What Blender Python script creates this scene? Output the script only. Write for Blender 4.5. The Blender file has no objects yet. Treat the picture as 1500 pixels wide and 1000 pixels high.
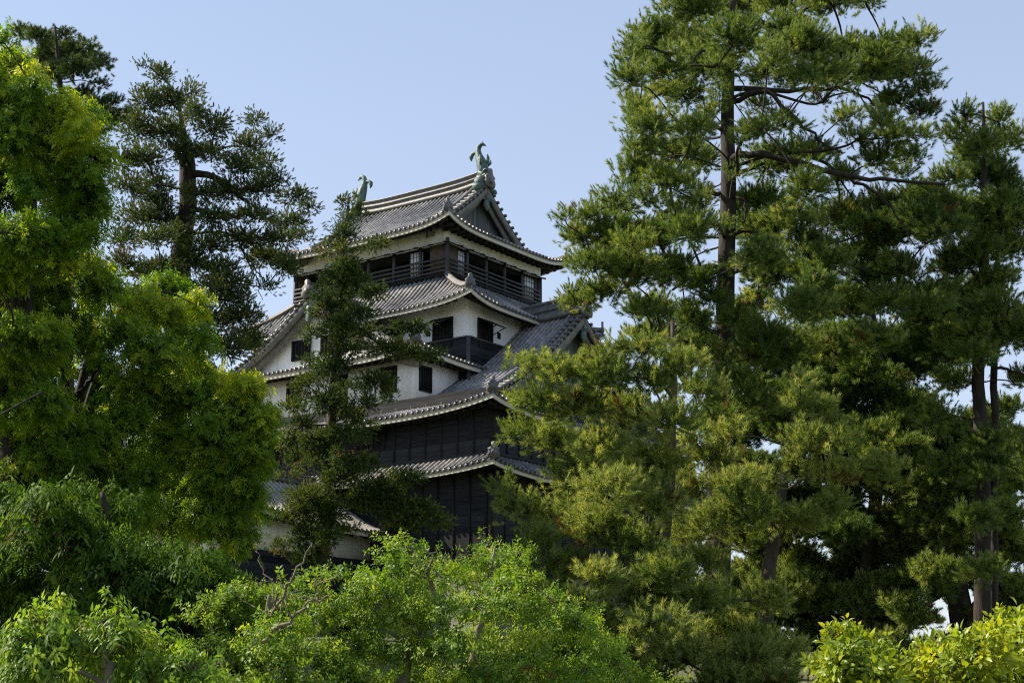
import bpy, math, random
import numpy as np
from mathutils import Vector, Matrix

scene = bpy.context.scene
COL = scene.collection
R = math.radians

# ------------------------------------------------------------------ camera
PITCH = R(13.5)
cam_d = bpy.data.cameras.new("camera")
cam_d.sensor_width = 36.0
cam_d.lens = 50.0
cam_d.clip_start = 0.5
cam_d.clip_end = 6000.0
cam = bpy.data.objects.new("camera", cam_d)
COL.objects.link(cam)
cam.location = (0, 0, 0)
cam.rotation_euler = (R(90) + PITCH, 0, 0)
scene.camera = cam

# ------------------------------------------------------------------ sky and sun
SUN_EL = R(42.0)
SUN_AZ = R(-76.0)          # clockwise from +Y (the view direction); negative = from the left
world = bpy.data.worlds.new("World")
scene.world = world
world.use_nodes = True
wn = world.node_tree.nodes
wl = world.node_tree.links
wn.clear()
w_out = wn.new("ShaderNodeOutputWorld")
w_bg = wn.new("ShaderNodeBackground")
w_sky = wn.new("ShaderNodeTexSky")
w_sky.sky_type = 'NISHITA'
w_sky.sun_disc = False
w_sky.sun_elevation = SUN_EL
w_sky.sun_rotation = SUN_AZ
w_sky.altitude = 20.0
w_sky.air_density = 1.0
w_sky.dust_density = 0.8
w_sky.ozone_density = 1.2
w_bg.inputs["Strength"].default_value = 0.10
w_mix = wn.new("ShaderNodeMixRGB")
w_mix.inputs[0].default_value = 0.62
w_tc = wn.new("ShaderNodeTexCoord"); w_sep = wn.new("ShaderNodeSeparateXYZ"); w_rmp = wn.new("ShaderNodeValToRGB")
wl.new(w_tc.outputs["Generated"], w_sep.inputs[0]); wl.new(w_sep.outputs["Z"], w_rmp.inputs[0])
for e_, p_, c_ in zip((w_rmp.color_ramp.elements[0], w_rmp.color_ramp.elements[1]), (0.02, 0.46), ((3.75, 4.1, 4.85, 1), (2.75, 3.3, 4.4, 1))):
    e_.position = p_; e_.color = c_
wl.new(w_rmp.outputs[0], w_mix.inputs[2])     # thin high milky veil over the blue
wl.new(w_sky.outputs[0], w_mix.inputs[1])
wl.new(w_mix.outputs[0], w_bg.inputs[0])
wl.new(w_bg.outputs[0], w_out.inputs[0])

sun_d = bpy.data.lights.new("sun", 'SUN')
sun_d.energy = 5.0
sun_d.angle = R(0.53)
sun_d.color = (1.0, 0.90, 0.74)
sun = bpy.data.objects.new("sun", sun_d)
COL.objects.link(sun)
sdir = Vector((math.sin(SUN_AZ) * math.cos(SUN_EL), math.cos(SUN_AZ) * math.cos(SUN_EL), math.sin(SUN_EL)))
sun.rotation_euler = sdir.to_track_quat('Z', 'Y').to_euler()
sun.location = (0, 0, 60)

scene.view_settings.view_transform = 'Standard'
scene.view_settings.look = 'None'
scene.view_settings.exposure = 1.0
scene.view_settings.gamma = 1.0
scene.cycles.max_bounces = 12
scene.cycles.diffuse_bounces = 6
scene.cycles.transmission_bounces = 4
scene.cycles.use_denoising = False
scene.cycles.use_adaptive_sampling = False
scene.cycles.filter_width = 1.15
scene.cycles.sample_clamp_indirect = 2.0

# ------------------------------------------------------------------ helpers
F_PX = 1500.0 / 36.0 * 50.0

def P(px, py, depth):
    """a point of the place seen at photo pixel (px, py), DEPTH metres ahead"""
    u = (px - 750.0) / F_PX
    v = (500.0 - py) / F_PX
    y = math.cos(PITCH) - v * math.sin(PITCH)
    z = math.sin(PITCH) + v * math.cos(PITCH)
    s = depth / y
    return np.array((u * s, depth, z * s))

def tag(o, label=None, cat=None, group=None, kind=None):
    if label: o["label"] = label
    if cat: o["category"] = cat
    if group: o["group"] = group
    if kind: o["kind"] = kind
    return o

def empty(name, loc, rz=0.0):
    o = bpy.data.objects.new(name, None)
    o.empty_display_size = 0.5
    COL.objects.link(o)
    o.location = loc
    o.rotation_euler = (0, 0, rz)
    return o

def mesh_obj(name, V, faces, mats, parent=None, mat_index=None, attrs=None, smooth=False, loc=None):
    """faces: list of int arrays (n,k). World/parent-local coordinates."""
    V = np.asarray(V, dtype=np.float32).reshape(-1, 3)
    me = bpy.data.meshes.new(name)
    faces = [np.asarray(f, dtype=np.int32) for f in faces if len(f)]
    me.vertices.add(len(V))
    me.vertices.foreach_set("co", V.ravel())
    nl = sum(f.size for f in faces)
    npoly = sum(len(f) for f in faces)
    me.loops.add(nl)
    me.loops.foreach_set("vertex_index", np.concatenate([f.ravel() for f in faces]))
    me.polygons.add(npoly)
    tot = np.concatenate([np.full(len(f), f.shape[1], dtype=np.int32) for f in faces])
    start = np.concatenate(([0], np.cumsum(tot)[:-1])).astype(np.int32)
    me.polygons.foreach_set("loop_start", start)
    if mat_index is not None:
        me.polygons.foreach_set("material_index", np.asarray(mat_index, dtype=np.int32))
    if smooth:
        me.polygons.foreach_set("use_smooth", np.ones(npoly, dtype=bool))
    if attrs:
        for k, (dom, a) in attrs.items():
            at = me.attributes.new(k, 'FLOAT', dom)
            at.data.foreach_set("value", np.asarray(a, dtype=np.float32))
    for m in (mats if isinstance(mats, (list, tuple)) else [mats]):
        me.materials.append(m)
    me.update(calc_edges=True)
    if npoly < 200000: me.validate(verbose=False)
    o = bpy.data.objects.new(name, me)
    COL.objects.link(o)
    if parent is not None:
        o.parent = parent
    if loc is not None:
        o.location = loc
    return o

class MB:
    """collects shapes, links them as one mesh object"""
    def __init__(self):
        self.v = []; self.q = []; self.t = []; self.a = []; self.n = 0
    def add(self, V, quads=(), tris=(), course=None):
        V = np.asarray(V, float).reshape(-1, 3)
        if len(quads): self.q.append(np.asarray(quads, int).reshape(-1, 4) + self.n)
        if len(tris): self.t.append(np.asarray(tris, int).reshape(-1, 3) + self.n)
        self.v.append(V)
        self.a.append(np.zeros(len(V)) if course is None else np.asarray(course, float).ravel())
        self.n += len(V)
    def box(self, lo, hi):
        x0, y0, z0 = lo; x1, y1, z1 = hi
        V = [(x0,y0,z0),(x1,y0,z0),(x1,y1,z0),(x0,y1,z0),(x0,y0,z1),(x1,y0,z1),(x1,y1,z1),(x0,y1,z1)]
        self.add(V, [(3,2,1,0),(4,5,6,7),(0,1,5,4),(1,2,6,5),(2,3,7,6),(3,0,4,7)])
    def bar(self, p, q, w, h, up=(0, 0, 1)):
        """rectangular bar from p to q; w across, h along up"""
        p = np.array(p, float); q = np.array(q, float); d = q - p; d /= np.linalg.norm(d)
        up = np.array(up, float)
        if abs(np.dot(d, up)) > .98: up = np.array((1., 0, 0))
        s = np.cross(d, up); s /= np.linalg.norm(s); u = np.cross(s, d)
        V = []
        for c in (p, q):
            for a, b in ((-1,-1),(1,-1),(1,1),(-1,1)):
                V.append(c + s * a * w / 2 + u * b * h / 2)
        self.add(V, [(0,1,2,3),(7,6,5,4),(0,4,5,1),(1,5,6,2),(2,6,7,3),(3,7,4,0)])
    def sweep(self, path, prof, closed=True, caps=True, scale=None):
        """profile (side, up) swept along a path with horizontal side vectors"""
        path = np.asarray(path, float); prof = np.asarray(prof, float); n = len(path); k = len(prof)
        d = np.gradient(path, axis=0)
        s = np.stack((d[:,1], -d[:,0], np.zeros(n)), 1)
        s /= np.linalg.norm(s, axis=1)[:, None] + 1e-9
        V = []
        for i in range(n):
            f = 1 if scale is None else scale[i]
            V.append(path[i] + s[i] * prof[:, :1] * f + np.array((0, 0, 1.)) * prof[:, 1:] * f)
        V = np.concatenate(V)
        Q = []
        m = k if closed else k - 1
        for i in range(n - 1):
            for j in range(m):
                a = i*k + j; b = i*k + (j+1) % k
                Q.append((a, b, b + k, a + k))
        self.add(V, Q)
        if caps and closed:
            T = [(0, j+1, j) for j in range(1, k-1)] + [((n-1)*k, (n-1)*k+j, (n-1)*k+j+1) for j in range(1, k-1)]
            self.add(V, [], T)
    def tube(self, path, radii, k=8, cap=True):
        V, Qd, T = tube_arrays(path, radii, k, cap)
        self.add(V, Qd, T)
    def grid(self, G, course=None, flip=False):
        G = np.asarray(G, float); n, m = G.shape[:2]
        i = np.arange(n-1)[:, None]; j = np.arange(m-1)[None, :]
        a = i*m + j
        Qd = np.stack((a, a+1, a+m+1, a+m), -1).reshape(-1, 4)
        if flip: Qd = Qd[:, ::-1]
        self.add(G.reshape(-1, 3), Qd, course=course)
    def prism(self, outline, axis_vec):
        """flat outline (n,3) extruded along axis_vec"""
        o = np.asarray(outline, float); n = len(o); V = np.concatenate((o, o + np.asarray(axis_vec, float)))
        c0 = o.mean(0); V = np.concatenate((V, [c0, c0 + np.asarray(axis_vec, float)]))
        Qd = [(i, (i+1) % n, (i+1) % n + n, i + n) for i in range(n)]
        T = [(2*n, (i+1) % n, i) for i in range(n)] + [(2*n+1, i + n, (i+1) % n + n) for i in range(n)]
        self.add(V, Qd, T)
    def build(self, name, mat, parent=None, smooth=False):
        fs = []
        if self.q: fs.append(np.concatenate(self.q))
        if self.t: fs.append(np.concatenate(self.t))
        return mesh_obj(name, np.concatenate(self.v), fs, mat, parent, smooth=smooth,
                        attrs={"course": ('POINT', np.concatenate(self.a))})

def tube_arrays(path, radii, k=8, cap=True):
    path = np.asarray(path, float); n = len(path)
    radii = np.broadcast_to(np.asarray(radii, float), (n,))
    d = np.gradient(path, axis=0); d /= np.linalg.norm(d, axis=1)[:, None] + 1e-9
    ref = np.array((0., 0, 1)) if abs(d[0, 2]) < .9 else np.array((1., 0, 0))
    V = []
    for i in range(n):
        s = np.cross(d[i], ref); s /= np.linalg.norm(s) + 1e-9
        u = np.cross(s, d[i])
        ref = u
        a = np.arange(k) * 2 * np.pi / k
        V.append(path[i] + radii[i] * (np.cos(a)[:, None] * s + np.sin(a)[:, None] * u))
    V = np.concatenate(V)
    i = np.arange(n-1)[:, None]; j = np.arange(k)[None, :]
    a = i*k + j; b = i*k + (j+1) % k
    Qd = np.stack((a, b, b+k, a+k), -1).reshape(-1, 4)
    T = []
    if cap:
        T = [(0, j+1, j) for j in range(1, k-1)] + [((n-1)*k, (n-1)*k+j, (n-1)*k+j+1) for j in range(1, k-1)]
    return V, Qd, T

def smooth_path(pts, n=10):
    """Catmull-Rom through points"""
    p = np.asarray(pts, float)
    if len(p) < 3:
        t = np.linspace(0, 1, n)[:, None]
        return p[0] * (1-t) + p[-1] * t
    q = np.concatenate(([2*p[0]-p[1]], p, [2*p[-1]-p[-2]]))
    out = []
    per = max(2, n // (len(p)-1))
    for i in range(1, len(q)-2):
        t = np.linspace(0, 1, per, endpoint=False)[:, None]
        a, b, c, d = q[i-1], q[i], q[i+1], q[i+2]
        out.append(.5*((2*b) + (c-a)*t + (2*a-5*b+4*c-d)*t**2 + (3*b-a-3*c+d)*t**3))
    out.append(p[-1:])
    return np.concatenate(out)

# ------------------------------------------------------------------ materials
def new_mat(name):
    m = bpy.data.materials.new(name); m.use_nodes = True
    nt = m.node_tree; nt.nodes.clear()
    return m, nt, nt.nodes, nt.links

def N(nodes, t, **kw):
    n = nodes.new(t)
    for k, v in kw.items():
        if k in n.inputs: n.inputs[k].default_value = v
        else: setattr(n, k, v)
    return n

def ramp(nodes, stops):
    r = nodes.new("ShaderNodeValToRGB")
    el = r.color_ramp.elements
    while len(el) < len(stops): el.new(0.5)
    for e, (p, c) in zip(el, stops):
        e.position = p; e.color = (*c, 1) if len(c) == 3 else c
    return r

def surf_mat(name, c1, c2, scale=2.0, rough=.7, bump=.1, bscale=20., spec=.3, stretch=(1, 1, 1), c3=None):
    m, nt, ns, ls = new_mat(name)
    out = N(ns, "ShaderNodeOutputMaterial"); b = N(ns, "ShaderNodeBsdfPrincipled")
    b.inputs["Roughness"].default_value = rough; b.inputs["Specular IOR Level"].default_value = spec
    tc = N(ns, "ShaderNodeTexCoord"); mp = N(ns, "ShaderNodeMapping"); mp.inputs["Scale"].default_value = stretch
    ls.new(tc.outputs["Object"], mp.inputs[0])
    n1 = N(ns, "ShaderNodeTexNoise"); n1.inputs["Scale"].default_value = scale; n1.inputs["Detail"].default_value = 6; n1.inputs["Roughness"].default_value = .65
    ls.new(mp.outputs[0], n1.inputs["Vector"])
    r = ramp(ns, [(.32, c1), (.68, c2)] if c3 is None else [(.3, c1), (.5, c2), (.72, c3)])
    ls.new(n1.outputs["Fac"], r.inputs[0]); ls.new(r.outputs[0], b.inputs["Base Color"])
    n2 = N(ns, "ShaderNodeTexNoise"); n2.inputs["Scale"].default_value = bscale; n2.inputs["Detail"].default_value = 5
    ls.new(mp.outputs[0], n2.inputs["Vector"])
    bp = N(ns, "ShaderNodeBump"); bp.inputs["Strength"].default_value = bump; bp.inputs["Distance"].default_value = .05
    ls.new(n2.outputs["Fac"], bp.inputs["Height"]); ls.new(bp.outputs[0], b.inputs["Normal"])
    ls.new(b.outputs[0], out.inputs[0])
    return m

def tile_mat(name, c1, c2, c3):
    """fired roof tiles: a joint every 0.28 m down the slope, tone varied tile by tile"""
    m, nt, ns, ls = new_mat(name)
    out = N(ns, "ShaderNodeOutputMaterial"); b = N(ns, "ShaderNodeBsdfPrincipled")
    b.inputs["Roughness"].default_value = .45; b.inputs["Specular IOR Level"].default_value = .4
    at = N(ns, "ShaderNodeAttribute", attribute_name="course")
    mul = N(ns, "ShaderNodeMath", operation='MULTIPLY'); mul.inputs[1].default_value = 1/.28
    fr = N(ns, "ShaderNodeMath", operation='FRACT')
    ls.new(at.outputs["Fac"], mul.inputs[0]); ls.new(mul.outputs[0], fr.inputs[0])
    tc = N(ns, "ShaderNodeTexCoord")
    n1 = N(ns, "ShaderNodeTexNoise"); n1.inputs["Scale"].default_value = 3.2; n1.inputs["Detail"].default_value = 6; n1.inputs["Roughness"].default_value = .8
    ls.new(tc.outputs["Object"], n1.inputs["Vector"])
    n3 = N(ns, "ShaderNodeTexNoise"); n3.inputs["Scale"].default_value = .35; n3.inputs["Detail"].default_value = 3
    ls.new(tc.outputs["Object"], n3.inputs["Vector"])
    ad = N(ns, "ShaderNodeMath", operation='ADD'); ls.new(n1.outputs["Fac"], ad.inputs[0]); ls.new(n3.outputs["Fac"], ad.inputs[1])
    hf = N(ns, "ShaderNodeMath", operation='MULTIPLY'); hf.inputs[1].default_value = .5; ls.new(ad.outputs[0], hf.inputs[0])
    r = ramp(ns, [(.40, c1), (.5, c2), (.60, c3)])
    ls.new(hf.outputs[0], r.inputs[0])
    jr = ramp(ns, [(0., (.45, .45, .45)), (.1, (1, 1, 1)), (1., (.92, .92, .92))])
    ls.new(fr.outputs[0], jr.inputs[0])
    mx = N(ns, "ShaderNodeMixRGB", blend_type='MULTIPLY'); mx.inputs[0].default_value = 1
    ls.new(r.outputs[0], mx.inputs[1]); ls.new(jr.outputs[0], mx.inputs[2])
    ls.new(mx.outputs[0], b.inputs["Base Color"])
    bp = N(ns, "ShaderNodeBump"); bp.inputs["Strength"].default_value = .7; bp.inputs["Distance"].default_value = .03
    ls.new(fr.outputs[0], bp.inputs["Height"]); ls.new(bp.outputs[0], b.inputs["Normal"])
    ls.new(b.outputs[0], out.inputs[0])
    return m

def board_mat(name, c1, c2, horizontal=True, width=.28, rough=.75):
    """dark weatherboards: grain plus a groove at every board"""
    m, nt, ns, ls = new_mat(name)
    out = N(ns, "ShaderNodeOutputMaterial"); b = N(ns, "ShaderNodeBsdfPrincipled")
    b.inputs["Roughness"].default_value = rough; b.inputs["Specular IOR Level"].default_value = .12
    tc = N(ns, "ShaderNodeTexCoord"); sx = N(ns, "ShaderNodeSeparateXYZ"); ls.new(tc.outputs["Object"], sx.inputs[0])
    src = sx.outputs["Z"]
    if not horizontal:
        a = N(ns, "ShaderNodeMath", operation='ADD'); ls.new(sx.outputs["X"], a.inputs[0]); ls.new(sx.outputs["Y"], a.inputs[1]); src = a.outputs[0]
    mu = N(ns, "ShaderNodeMath", operation='MULTIPLY'); mu.inputs[1].default_value = 1/width; ls.new(src, mu.inputs[0])
    fr = N(ns, "ShaderNodeMath", operation='FRACT'); ls.new(mu.outputs[0], fr.inputs[0])
    fl = N(ns, "ShaderNodeMath", operation='FLOOR'); ls.new(mu.outputs[0], fl.inputs[0])
    wn_ = N(ns, "ShaderNodeTexWhiteNoise", noise_dimensions='1D'); ls.new(fl.outputs[0], wn_.inputs["W"])
    mp = N(ns, "ShaderNodeMapping"); mp.inputs["Scale"].default_value = (.6, .6, 7) if horizontal else (7, 7, .6)
    ls.new(tc.outputs["Object"], mp.inputs[0])
    n1 = N(ns, "ShaderNodeTexNoise"); n1.inputs["Scale"].default_value = 2; n1.inputs["Detail"].default_value = 6; ls.new(mp.outputs[0], n1.inputs["Vector"])
    ad = N(ns, "ShaderNodeMath", operation='MULTIPLY_ADD'); ls.new(wn_.outputs[0], ad.inputs[0]); ad.inputs[1].default_value = .45; ls.new(n1.outputs["Fac"], ad.inputs[2])
    r = ramp(ns, [(.35, c1), (.9, c2)]); ls.new(ad.outputs[0], r.inputs[0])
    jr = ramp(ns, [(0., (.35, .35, .35)), (.12, (1, 1, 1))]); ls.new(fr.outputs[0], jr.inputs[0])
    mx = N(ns, "ShaderNodeMixRGB", blend_type='MULTIPLY'); mx.inputs[0].default_value = 1
    ls.new(r.outputs[0], mx.inputs[1]); ls.new(jr.outputs[0], mx.inputs[2]); ls.new(mx.outputs[0], b.inputs["Base Color"])
    bp = N(ns, "ShaderNodeBump"); bp.inputs["Strength"].default_value = .6; bp.inputs["Distance"].default_value = .03
    ls.new(fr.outputs[0], bp.inputs["Height"]); ls.new(bp.outputs[0], b.inputs["Normal"])
    ls.new(b.outputs[0], out.inputs[0])
    return m

def leaf_mat(name, dark, mid, young, trans=.4, tcol=None, rough=.45, spec=.4):
    """leaves: colour by the leaf's own 'tint' (0 old leaf .. 1 new growth), thin enough to let light through"""
    m, nt, ns, ls = new_mat(name)
    out = N(ns, "ShaderNodeOutputMaterial"); b = N(ns, "ShaderNodeBsdfPrincipled")
    b.inputs["Roughness"].default_value = rough; b.inputs["Specular IOR Level"].default_value = spec
    at = N(ns, "ShaderNodeAttribute", attribute_name="tint")
    r = ramp(ns, [(0., (.14, .085, .03)), (.03, (.10, .07, .025)), (.06, dark), (.55, mid), (1., young)]); ls.new(at.outputs["Fac"], r.inputs[0])  # brightest stop serves new growth and painted sunlight alike
    ls.new(r.outputs[0], b.inputs["Base Color"])
    tr = N(ns, "ShaderNodeBsdfTranslucent")
    mg = N(ns, "ShaderNodeMixRGB", blend_type='MULTIPLY'); mg.inputs[0].default_value = 1
    mg.inputs[2].default_value = (*(tcol or (1.5, 1.35, .5)), 1)
    ls.new(r.outputs[0], mg.inputs[1]); ls.new(mg.outputs[0], tr.inputs[0])
    mx = N(ns, "ShaderNodeMixShader"); mx.inputs[0].default_value = trans
    ls.new(b.outputs[0], mx.inputs[1]); ls.new(tr.outputs[0], mx.inputs[2]); ls.new(mx.outputs[0], out.inputs[0])
    return m

M = {}
M['tile'] = tile_mat("grey_roof_tile", (.085, .085, .09), (.20, .194, .19), (.38, .36, .335))
M['tile_pale'] = tile_mat("pale_roof_tile", (.18, .17, .155), (.30, .28, .25), (.42, .39, .35))
M['ridge'] = surf_mat("ridge_tile", (.075, .075, .077), (.19, .183, .175), 5, .5, .3, 18)
M['bronze'] = surf_mat("green_bronze", (.03, .06, .055), (.12, .19, .165), 4, .5, .6, 14)
M['plaster'] = surf_mat("white_plaster", (.58, .555, .50), (.82, .80, .765), .9, .9, .0, 9, spec=.15, stretch=(1.6, 1.6, .25), c3=(.87, .86, .84))
M['fascia'] = surf_mat("eave_plaster", (.50, .47, .39), (.64, .61, .52), 1.4, .8, .1, 12)
M['wood'] = board_mat("black_boards", (.005, .006, .008), (.034, .035, .039), True, .3)
M['beam'] = surf_mat("dark_timber", (.010, .0095, .009), (.026, .024, .022), 3, .75, .2, 12, spec=.15, stretch=(1, 1, .3))
M['postgrey'] = surf_mat("weathered_timber", (.035, .037, .040), (.085, .085, .085), 3, .7, .2, 14, stretch=(1, 1, .3))
M['gableboard'] = board_mat("grey_gable_boards", (.06, .07, .075), (.14, .15, .155), False, .22, .7)
M['barge'] = surf_mat("grey_bargeboard", (.11, .11, .105), (.22, .21, .19), 2, .7, .15, 12)
M['brownwood'] = surf_mat("brown_timber", (.05, .035, .024), (.13, .09, .06), 2, .65, .2, 12)
M['shoji'] = surf_mat("paper_screen", (.55, .56, .58), (.66, .67, .68), 2, .7, .03, 10)
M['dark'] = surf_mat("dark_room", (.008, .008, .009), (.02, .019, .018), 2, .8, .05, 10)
M['stone'] = surf_mat("base_stone", (.055, .052, .045), (.15, .145, .125), 1.3, .85, .8, 2.2)
M['ground'] = surf_mat("grassy_ground", (.035, .05, .015), (.09, .10, .035), .4, .9, .6, 5, c3=(.13, .11, .06))
M['bark'] = surf_mat("pine_bark", (.030, .022, .017), (.10, .078, .06), 5, .9, .9, 9, stretch=(1, 1, .35))
M['bark_dark'] = surf_mat("dark_bark", (.014, .011, .009), (.045, .036, .028), 5, .9, .8, 9, stretch=(1, 1, .35))
M['bark_pale'] = surf_mat("pale_bark", (.10, .085, .06), (.21, .18, .13), 6, .85, .5, 12, stretch=(1, 1, .4))
M['pine'] = leaf_mat("pine_needles", (.034, .085, .022), (.145, .215, .052), (.40, .43, .14), .42, (1.4, 1.3, .45), .5, .3)
M['pine_dark'] = leaf_mat("dark_pine_needles", (.028, .062, .022), (.08, .125, .032), (.18, .22, .055), .35, (1.3, 1.2, .5), .5, .35)
M['conifer'] = leaf_mat("conifer_sprays", (.035, .065, .024), (.09, .135, .038), (.20, .22, .06), .32, (1.3, 1.2, .5), .5, .35)
M['cedar'] = leaf_mat("cedar_sprays", (.026, .062, .018), (.075, .130, .030), (.25, .25, .05), .34, (1.3, 1.2, .5), .5, .3)
M['camphor'] = leaf_mat("camphor_leaves", (.045, .125, .010), (.14, .26, .016), (.45, .51, .03), .5, (1.6, 1.42, .3), .5, .25)
M['cherry'] = leaf_mat("cherry_leaves", (.030, .075, .010), (.075, .145, .014), (.19, .27, .025), .42, (1.6, 1.45, .4), .6, .1)
M['maple'] = leaf_mat("bright_leaves", (.06, .135, .018), (.15, .26, .028), (.34, .41, .05), .46, (1.5, 1.4, .4), .5, .28)
M['yellowleaf'] = leaf_mat("golden_leaves", (.10, .17, .015), (.24, .32, .02), (.42, .44, .03), .45, (1.4, 1.25, .35), .4, .4)

# ------------------------------------------------------------------ terrain
def ground_z(x, y):
    def ss(a, b, t):
        t = np.clip((t - a) / (b - a), 0, 1); return t*t*(3-2*t)
    r = np.hypot(x + 2, y - 82)
    return -1.6 + 3.2 * (1 - ss(26, 62, r)) + .15*np.sin(x*.23) * np.cos(y*.19)

xs = np.concatenate((np.linspace(-2500, -90, 10), np.linspace(-80, 80, 65), np.linspace(90, 2500, 10)))
ys = np.concatenate((np.linspace(-300, -20, 6), np.linspace(-10, 150, 65), np.linspace(160, 3500, 12)))
gx, gy = np.meshgrid(xs, ys)
gm = MB(); gm.grid(np.stack((gx, gy, ground_z(gx, gy)), -1))
tag(gm.build("ground", M['ground'], smooth=True), "rough grassy castle mound under the trees", kind='structure')

# ------------------------------------------------------------------ castle keep
PSI = 0.6287
keep = empty("castle_keep", (-5.703, 83.083, 0), -PSI)
tag(keep, "black and white multi-tiered castle keep with grey tiled roofs behind the trees", "castle")

TILE_P = .34

def curve_z(r, r1, z0, z1, c):
    t = r / r1
    return z0 - (z0 - z1) * (t * (1 + c) - c * t * t)

class Slope:
    """one roof slope: A along the eave, D outward (unit 2-D), r = distance from the centre line"""
    def __init__(s, A, D, r0, r1, zfun, smax, hx, lift, sori_r0, lo=-1e9):
        s.lo = lo
        s.A = np.array(A, float); s.D = np.array(D, float); s.r0 = r0; s.r1 = r1; s.zf = zfun; s.smax = smax
        s.hx = hx; s.lift = lift; s.sr0 = sori_r0
    def pt(s, a, r, dz=0.0):
        a = np.asarray(a, float); r = np.asarray(r, float)
        t = np.clip((r - s.sr0) / (s.r1 - s.sr0), 0, 1)
        z = s.zf(r) + s.lift * np.abs(a / s.hx) ** 5 * t ** 1.3 + dz
        return np.stack((s.A[0]*a + s.D[0]*r, s.A[1]*a + s.D[1]*r, z), -1)

def slope_tiles(mb, sl, center, ns=40, nt=14, offset=0.0):
    r = np.linspace(sl.r0, sl.r1, nt)
    u = np.linspace(-1, 1, ns)
    sm = np.array([sl.smax(x) for x in r])
    a = np.maximum(u[None, :] * sm[:, None], sl.lo)
    G = sl.pt(a, np.repeat(r[:, None], ns, 1))
    G[..., :2] += center
    mb.grid(G, course=np.repeat(r[:, None], ns, 1), flip=True)
    G2 = G.copy(); G2[..., 2] -= .10
    mb.grid(G2, course=np.repeat(r[:, None], ns, 1))
    # front lip of the flat tiles
    lip = np.stack((G[-1], G2[-1]), 0); mb.grid(lip, course=np.zeros((2, ns)), flip=True)
    # round cover tiles in rows down the slope
    smx = max(sm); k = int(smx / TILE_P)
    prof = [(math.cos(t) * .09, math.sin(t) * .11) for t in np.linspace(0, math.pi, 6)]
    for i in range(-k, k + 1):
        s0 = (i + offset) * TILE_P
        if s0 < sl.lo: continue
        ok = [x for x in np.linspace(sl.r0, sl.r1, 40) if sl.smax(x) >= abs(s0) + .05]
        if len(ok) < 2 or sl.r1 - ok[0] < .15: continue
        rr = np.linspace(ok[0], sl.r1 + .05, max(3, int((sl.r1 - ok[0]) / .7) + 2))
        jr_ = np.sin(s0 * 91.7 + sl.r1 * 13) * .018
        C = sl.pt(np.full(len(rr), s0 + jr_), rr); C[:, :2] += center
        C[:, 2] += .012 * np.sin(rr * 3.1 + s0 * 57.0)
        side = np.array((sl.A[0], sl.A[1], 0)); V = []
        for c in C:
            for p, h in prof: V.append(c + side * p + np.array((0, 0, h)))
        n = len(prof); m = len(rr); G3 = np.array(V).reshape(m, n, 3)
        mb.grid(G3, course=np.repeat(rr[:, None], n, 1))
        # round end tile
        e = C[-1]; ang = np.linspace(0, 2*math.pi, 9)[:-1]
        ring = [e + side*math.cos(t)*.078 + np.array((0, 0, -.02 + math.sin(t)*.08)) for t in ang]
        d3 = np.array((sl.D[0], sl.D[1], 0)) * .05
        mb.prism(ring, d3)

def slope_eave(fas, raf, sl, center, r_wall, ns=40, band=.21, rafters=True, z_in=None):
    sm = sl.smax(sl.r1)
    u = np.linspace(-1, 1, ns)
    top = sl.pt(np.maximum(u * (sm - .04), sl.lo), np.full(ns, sl.r1 - .05), -.10); bot = top.copy(); bot[:, 2] -= band
    top2 = sl.pt(np.maximum(u * (sm - .16), sl.lo), np.full(ns, sl.r1 - .17), -.10); bot2 = top2.copy(); bot2[:, 2] = bot[:, 2]
    for g in (top, bot, top2, bot2): g[:, :2] += center
    fas.grid(np.stack((top, bot)), flip=True); fas.grid(np.stack((bot, bot2)), flip=True); fas.grid(np.stack((bot2, top2)), flip=True)
    # soffit boards
    smw = sl.smax(max(r_wall - .3, sl.r0))
    inn = sl.pt(np.maximum(u * smw, sl.lo), np.full(ns, max(r_wall - .3, sl.r0)), -.10 - band*.45)
    if z_in is not None: inn[:, 2] = np.minimum(inn[:, 2], z_in)
    out = sl.pt(np.maximum(u * (sm - .16), sl.lo), np.full(ns, sl.r1 - .17), -.10 - band*.55)
    inn[:, :2] += center; out[:, :2] += center
    raf.grid(np.stack((out, inn)), flip=True)
    if rafters:
        k = int(sm / .52)
        for i in range(-k, k + 1):
            a = i * .52
            if a < sl.lo: continue
            rr = r_wall - .2
            if abs(a) > sl.smax(rr): rr = rr + abs(a) - sl.smax(rr)
            if sl.r1 - rr < .3: continue
            p = sl.pt(a, rr, -.10 - band*.5 - .14); q_ = sl.pt(a, sl.r1 - .28, -.10 - band*.6 - .16)
            if z_in is not None: p[2] = min(p[2], z_in - .12)
            p[:2] += center; q_[:2] += center
            raf.bar(p, q_, .17, .22)

def ridge_bar(mb, path, w=.36, h=.38, cap=.13):
    prof = [(-w/2, -.05), (-w/2, h*.45), (-w/2 - .05, h*.45), (-w/2 - .05, h*.52), (-w/2 + .03, h*.55), (-w/2 + .03, h),
            (-cap, h), (-cap*.8, h + cap*.6), (0, h + cap), (cap*.8, h + cap*.6), (cap, h),
            (w/2 - .03, h), (w/2 - .03, h*.55), (w/2 + .05, h*.52), (w/2 + .05, h*.45), (w/2, h*.45), (w/2, -.05)]
    mb.sweep(path, prof)

def build_each(lst, name, mat, parent):
    for m in lst: m.build(name, mat, parent)

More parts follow.
